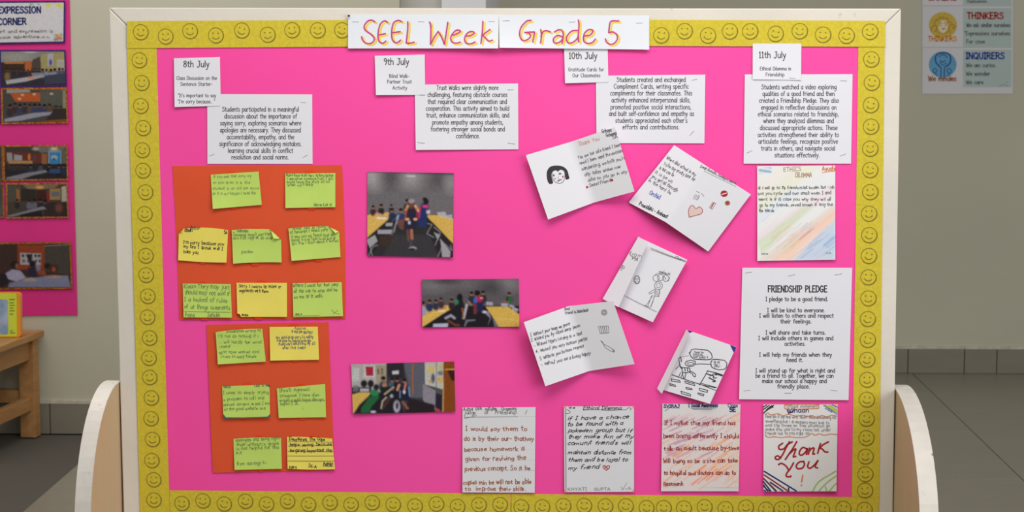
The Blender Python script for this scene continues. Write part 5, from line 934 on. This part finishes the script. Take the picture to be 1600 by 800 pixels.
k = Ink(); k.poly(catmull(kq('318,180 325,160 345,150 372,160 380,190 370,225 345,248 325,228 312,205 318,180'), 3)); p1.ink(k, LTAN, 'emblem_face', .0008)
k = Ink()
for q, w_ in (('260,230 262,200 285,185 300,200 295,225 280,235', 1.2), ('285,180 288,155 310,140 330,130', 1.0), ('330,130 350,135 372,130 385,150 378,170', 1.0), ('395,230 390,205 405,180 430,190 425,215', 1.2), ('318,178 325,165 340,175', 1.0), ('352,172 365,165 375,180', 1.0), ('340,208 348,215 358,206', 1.6), ('330,240 348,248 365,238', .9), ('390,170 400,160 412,172', 1.0), ('300,225 320,250', .8), ('385,225 370,245', .8)): k.ribbon(catmull(kq(q), 3), w_)
k.disc(*kq('328,188')[0], 1.1); k.disc(*kq('364,186')[0], 1.1)
for q in ('305,150', '322,128', '345,124', '375,140', '415,205', '398,240'): k.disc(*kq(q)[0], .9)
p1.ink(k, BRN, 'emblem_lines', .001)
k = Ink(); k.text('THINKERS', *kq('236,284')[0], *kq('445,284')[0], xh=7.4, wd=1.7, caps=True); p1.ink(k, LO, 'orange_lettering', .0012)
k = Ink(); k.text('THINKERS', *kq('522,115')[0], *kq('790,115')[0], xh=9.4, wd=2.2, caps=True); p1.ink(k, TRD, 'red_heading', .001)
k = Ink(); k.text('We ask similar ourselves', *kq('517,189')[0], *kq('840,189')[0], xh=3.8, wd=1.1); k.text('"Expressions ourselves', *kq('503,250')[0], *kq('838,250')[0], xh=3.8, wd=1.1); k.text('For cove', *kq('517,310')[0], *kq('653,310')[0], xh=3.8, wd=1.1); p1.ink(k, INKG, 'small_lettering', .001)
p2 = poster(74.3, 146.6, 'poster sheet headed INQUIRERS in blue with a round blue emblem'); tint(p2, 77.8, 136)
k = Ink(); k.disc(*kq('343,475')[0], 21.6, 20.5, k=32); p2.ink(k, LB, 'blue_emblem', .0006)
k = Ink()
for q, w_ in (('322,490 295,460 290,420 310,395 345,388 385,395 402,425 395,465 365,490', 2.6), ('330,565 330,495', 1.8), ('355,565 356,495', 1.8), ('320,420 330,405 360,405 375,425', 1.6), ('325,445 342,458 360,445', 1.6), ('322,460 345,480 368,462', 1.4), ('285,500 300,515 290,535 272,525 280,505', 1.4), ('385,500 375,520 390,540 408,525 395,505', 1.4), ('290,535 300,560', 1.2), ('390,540 380,560', 1.2)): k.ribbon(catmull(kq(q), 3), w_)
p2.ink(k, LBD, 'emblem_lines', .001)
k = Ink(); k.text('We mmdes', *kq('237,583')[0], *kq('443,583')[0], xh=4.8, wd=1.5); p2.ink(k, BRN, 'brown_lettering', .0012)
k = Ink(); k.text('INQUIRERS', *kq('514,410')[0], *kq('797,410')[0], xh=9.4, wd=2.2, caps=True); p2.ink(k, TBL, 'blue_heading', .001)
k = Ink(); k.text('We am curios.', *kq('515,484')[0], *kq('735,484')[0], xh=3.8, wd=1.15); k.text('We wonder', *kq('515,546')[0], *kq('690,546')[0], xh=3.8, wd=1.15); k.text('We care', *kq('515,609')[0], *kq('642,609')[0], xh=3.8, wd=1.15); k.ribbon(kq('760,632 790,622 825,632'), .7); k.disc(*kq('812,606')[0], .8); p2.ink(k, INKG, 'small_lettering', .001)

# ================================================================== WOODEN BENCH AND THE BOOK ON IT
BZ = .405; ang = math.radians(-8)
bR = Matrix.Rotation(ang, 3, 'Z'); bx0 = (wx(52.5, 7.15)+.0, 7.165, 0.0)
bench = empty('wooden_bench', bx0, bR); tag(bench, 'low orange-brown wooden bench standing against the left wall', 'bench')
def part(n, *a, m=WOOD, b=.002, par=bench): return link(n, *box(*a, b), m, par)
W_, D_ = 1.15, .52
part('seat_board', -W_-.02, .018, -D_-.02, .012, BZ-.026, BZ, b=.004)
for (x0, y0) in ((-.060, -.055), (-.060, -D_), (-W_, -.055), (-W_, -D_)): part('leg', x0, x0+.060, y0, y0+.050, .0005, BZ-.0265)
for x0 in (-.046, -W_+.014): part('side_rail', x0, x0+.032, -D_+.0505, -.0555, BZ-.105, BZ-.027); part('side_stretcher', x0, x0+.032, -D_+.0505, -.0555, .105, .155)
for y0 in (-.046, -D_+.012): part('long_rail', -W_+.0605, -.0605, y0, y0+.03, BZ-.1, BZ-.027)
part('back_stretcher', -W_+.0605, -.0605, -.046, -.016, .13, .18)
# book
BKO = mat('orange_cover', (.80, .30, .02), .45, .05, 10); BKY = mat('yellow_green_cover', (.62, .70, .05), .4, .08, 9); BKL = mat('lilac_picture', (.42, .46, .62), .5, .3, 18, c2=(.16, .28, .42)); PAGES = mat('book_pages', (.68, .64, .55), .8, .1, 60, stretch=(1, 60, 1))
kd = wx(27, 6.99); book = empty('children_book', (kd, 6.985, BZ+.0005), Matrix.Rotation(math.radians(4), 3, 'Z') @ Matrix.Rotation(math.radians(-5), 3, 'X'))
tag(book, 'yellow-green picture book with an orange edge standing on the wooden bench', 'book')
def rrect(name, x0, x1, z0, z1, r, y0, y1, m, par):
    pts = []
    for cx, cz, a0 in ((x1-r, z1-r, 0), (x0+r, z1-r, 90), (x0+r, z0+r, 180), (x1-r, z0+r, 270)):
        for j in range(6): a = math.radians(a0+j*18); pts.append((cx+r*math.cos(a), cz+r*math.sin(a)))
    return prism(name, pts, y0, y1, m, par, .0012)
BH = .168
rrect('cover', -.235, .0, 0, BH, .012, -.004, .0, BKO, book); rrect('cover', -.235, .0, 0, BH, .012, .022, .026, BKO, book)
rrect('page_block', -.230, -.004, .003, BH-.003, .008, .0003, .0217, PAGES, book)
rrect('cover_art', -.228, -.014, .004, BH-.004, .006, -.0052, -.0041, BKY, book)
rrect('cover_picture', -.215, -.046, .012, BH-.026, .008, -.0062, -.0053, BKL, book)
k = Ink(); k.text('abc', -.036, .13, -.020, .13, xh=.005, wd=.0012)
V = [(p[0], -.0066, p[1]) for p in []]
sp = MB()
for z_, x_ in ((.140, .020), (.128, .016), (.118, .019), (.108, .014), (.098, .018), (.086, .013), (.016, .020), (.024, .012)): sp.box(-.040, -.040+x_, -.0060, -.0053, z_, z_+.0028)
link('cover_print', sp.v, sp.f, mat('dark_green_print', (.10, .16, .03), .6), book)
GR = {'sticky note': 'sticky notes on the orange sheets', 'date card': 'small date cards on the pink board', 'text sheet': 'printed text sheets under the date cards', 'greeting card': 'open greeting cards pinned on the pink board',
      'page': 'handwritten and crayoned pages on the board', 'border strip': 'yellow smiley border strips round the board', 'orange sheet': 'orange sheets behind the sticky notes', 'banner': 'title banners along the top', 'poster': 'posters on the right wall'}
for o in bpy.data.objects:
    c_ = o.get('category')
    if c_ in GR: o['group'] = GR[c_]
    elif c_ == 'photograph': o['group'] = 'photographs on the pink board' if o.location.y < 6 else 'dark photographs on the left wall panel'
print('objects', len(bpy.data.objects))
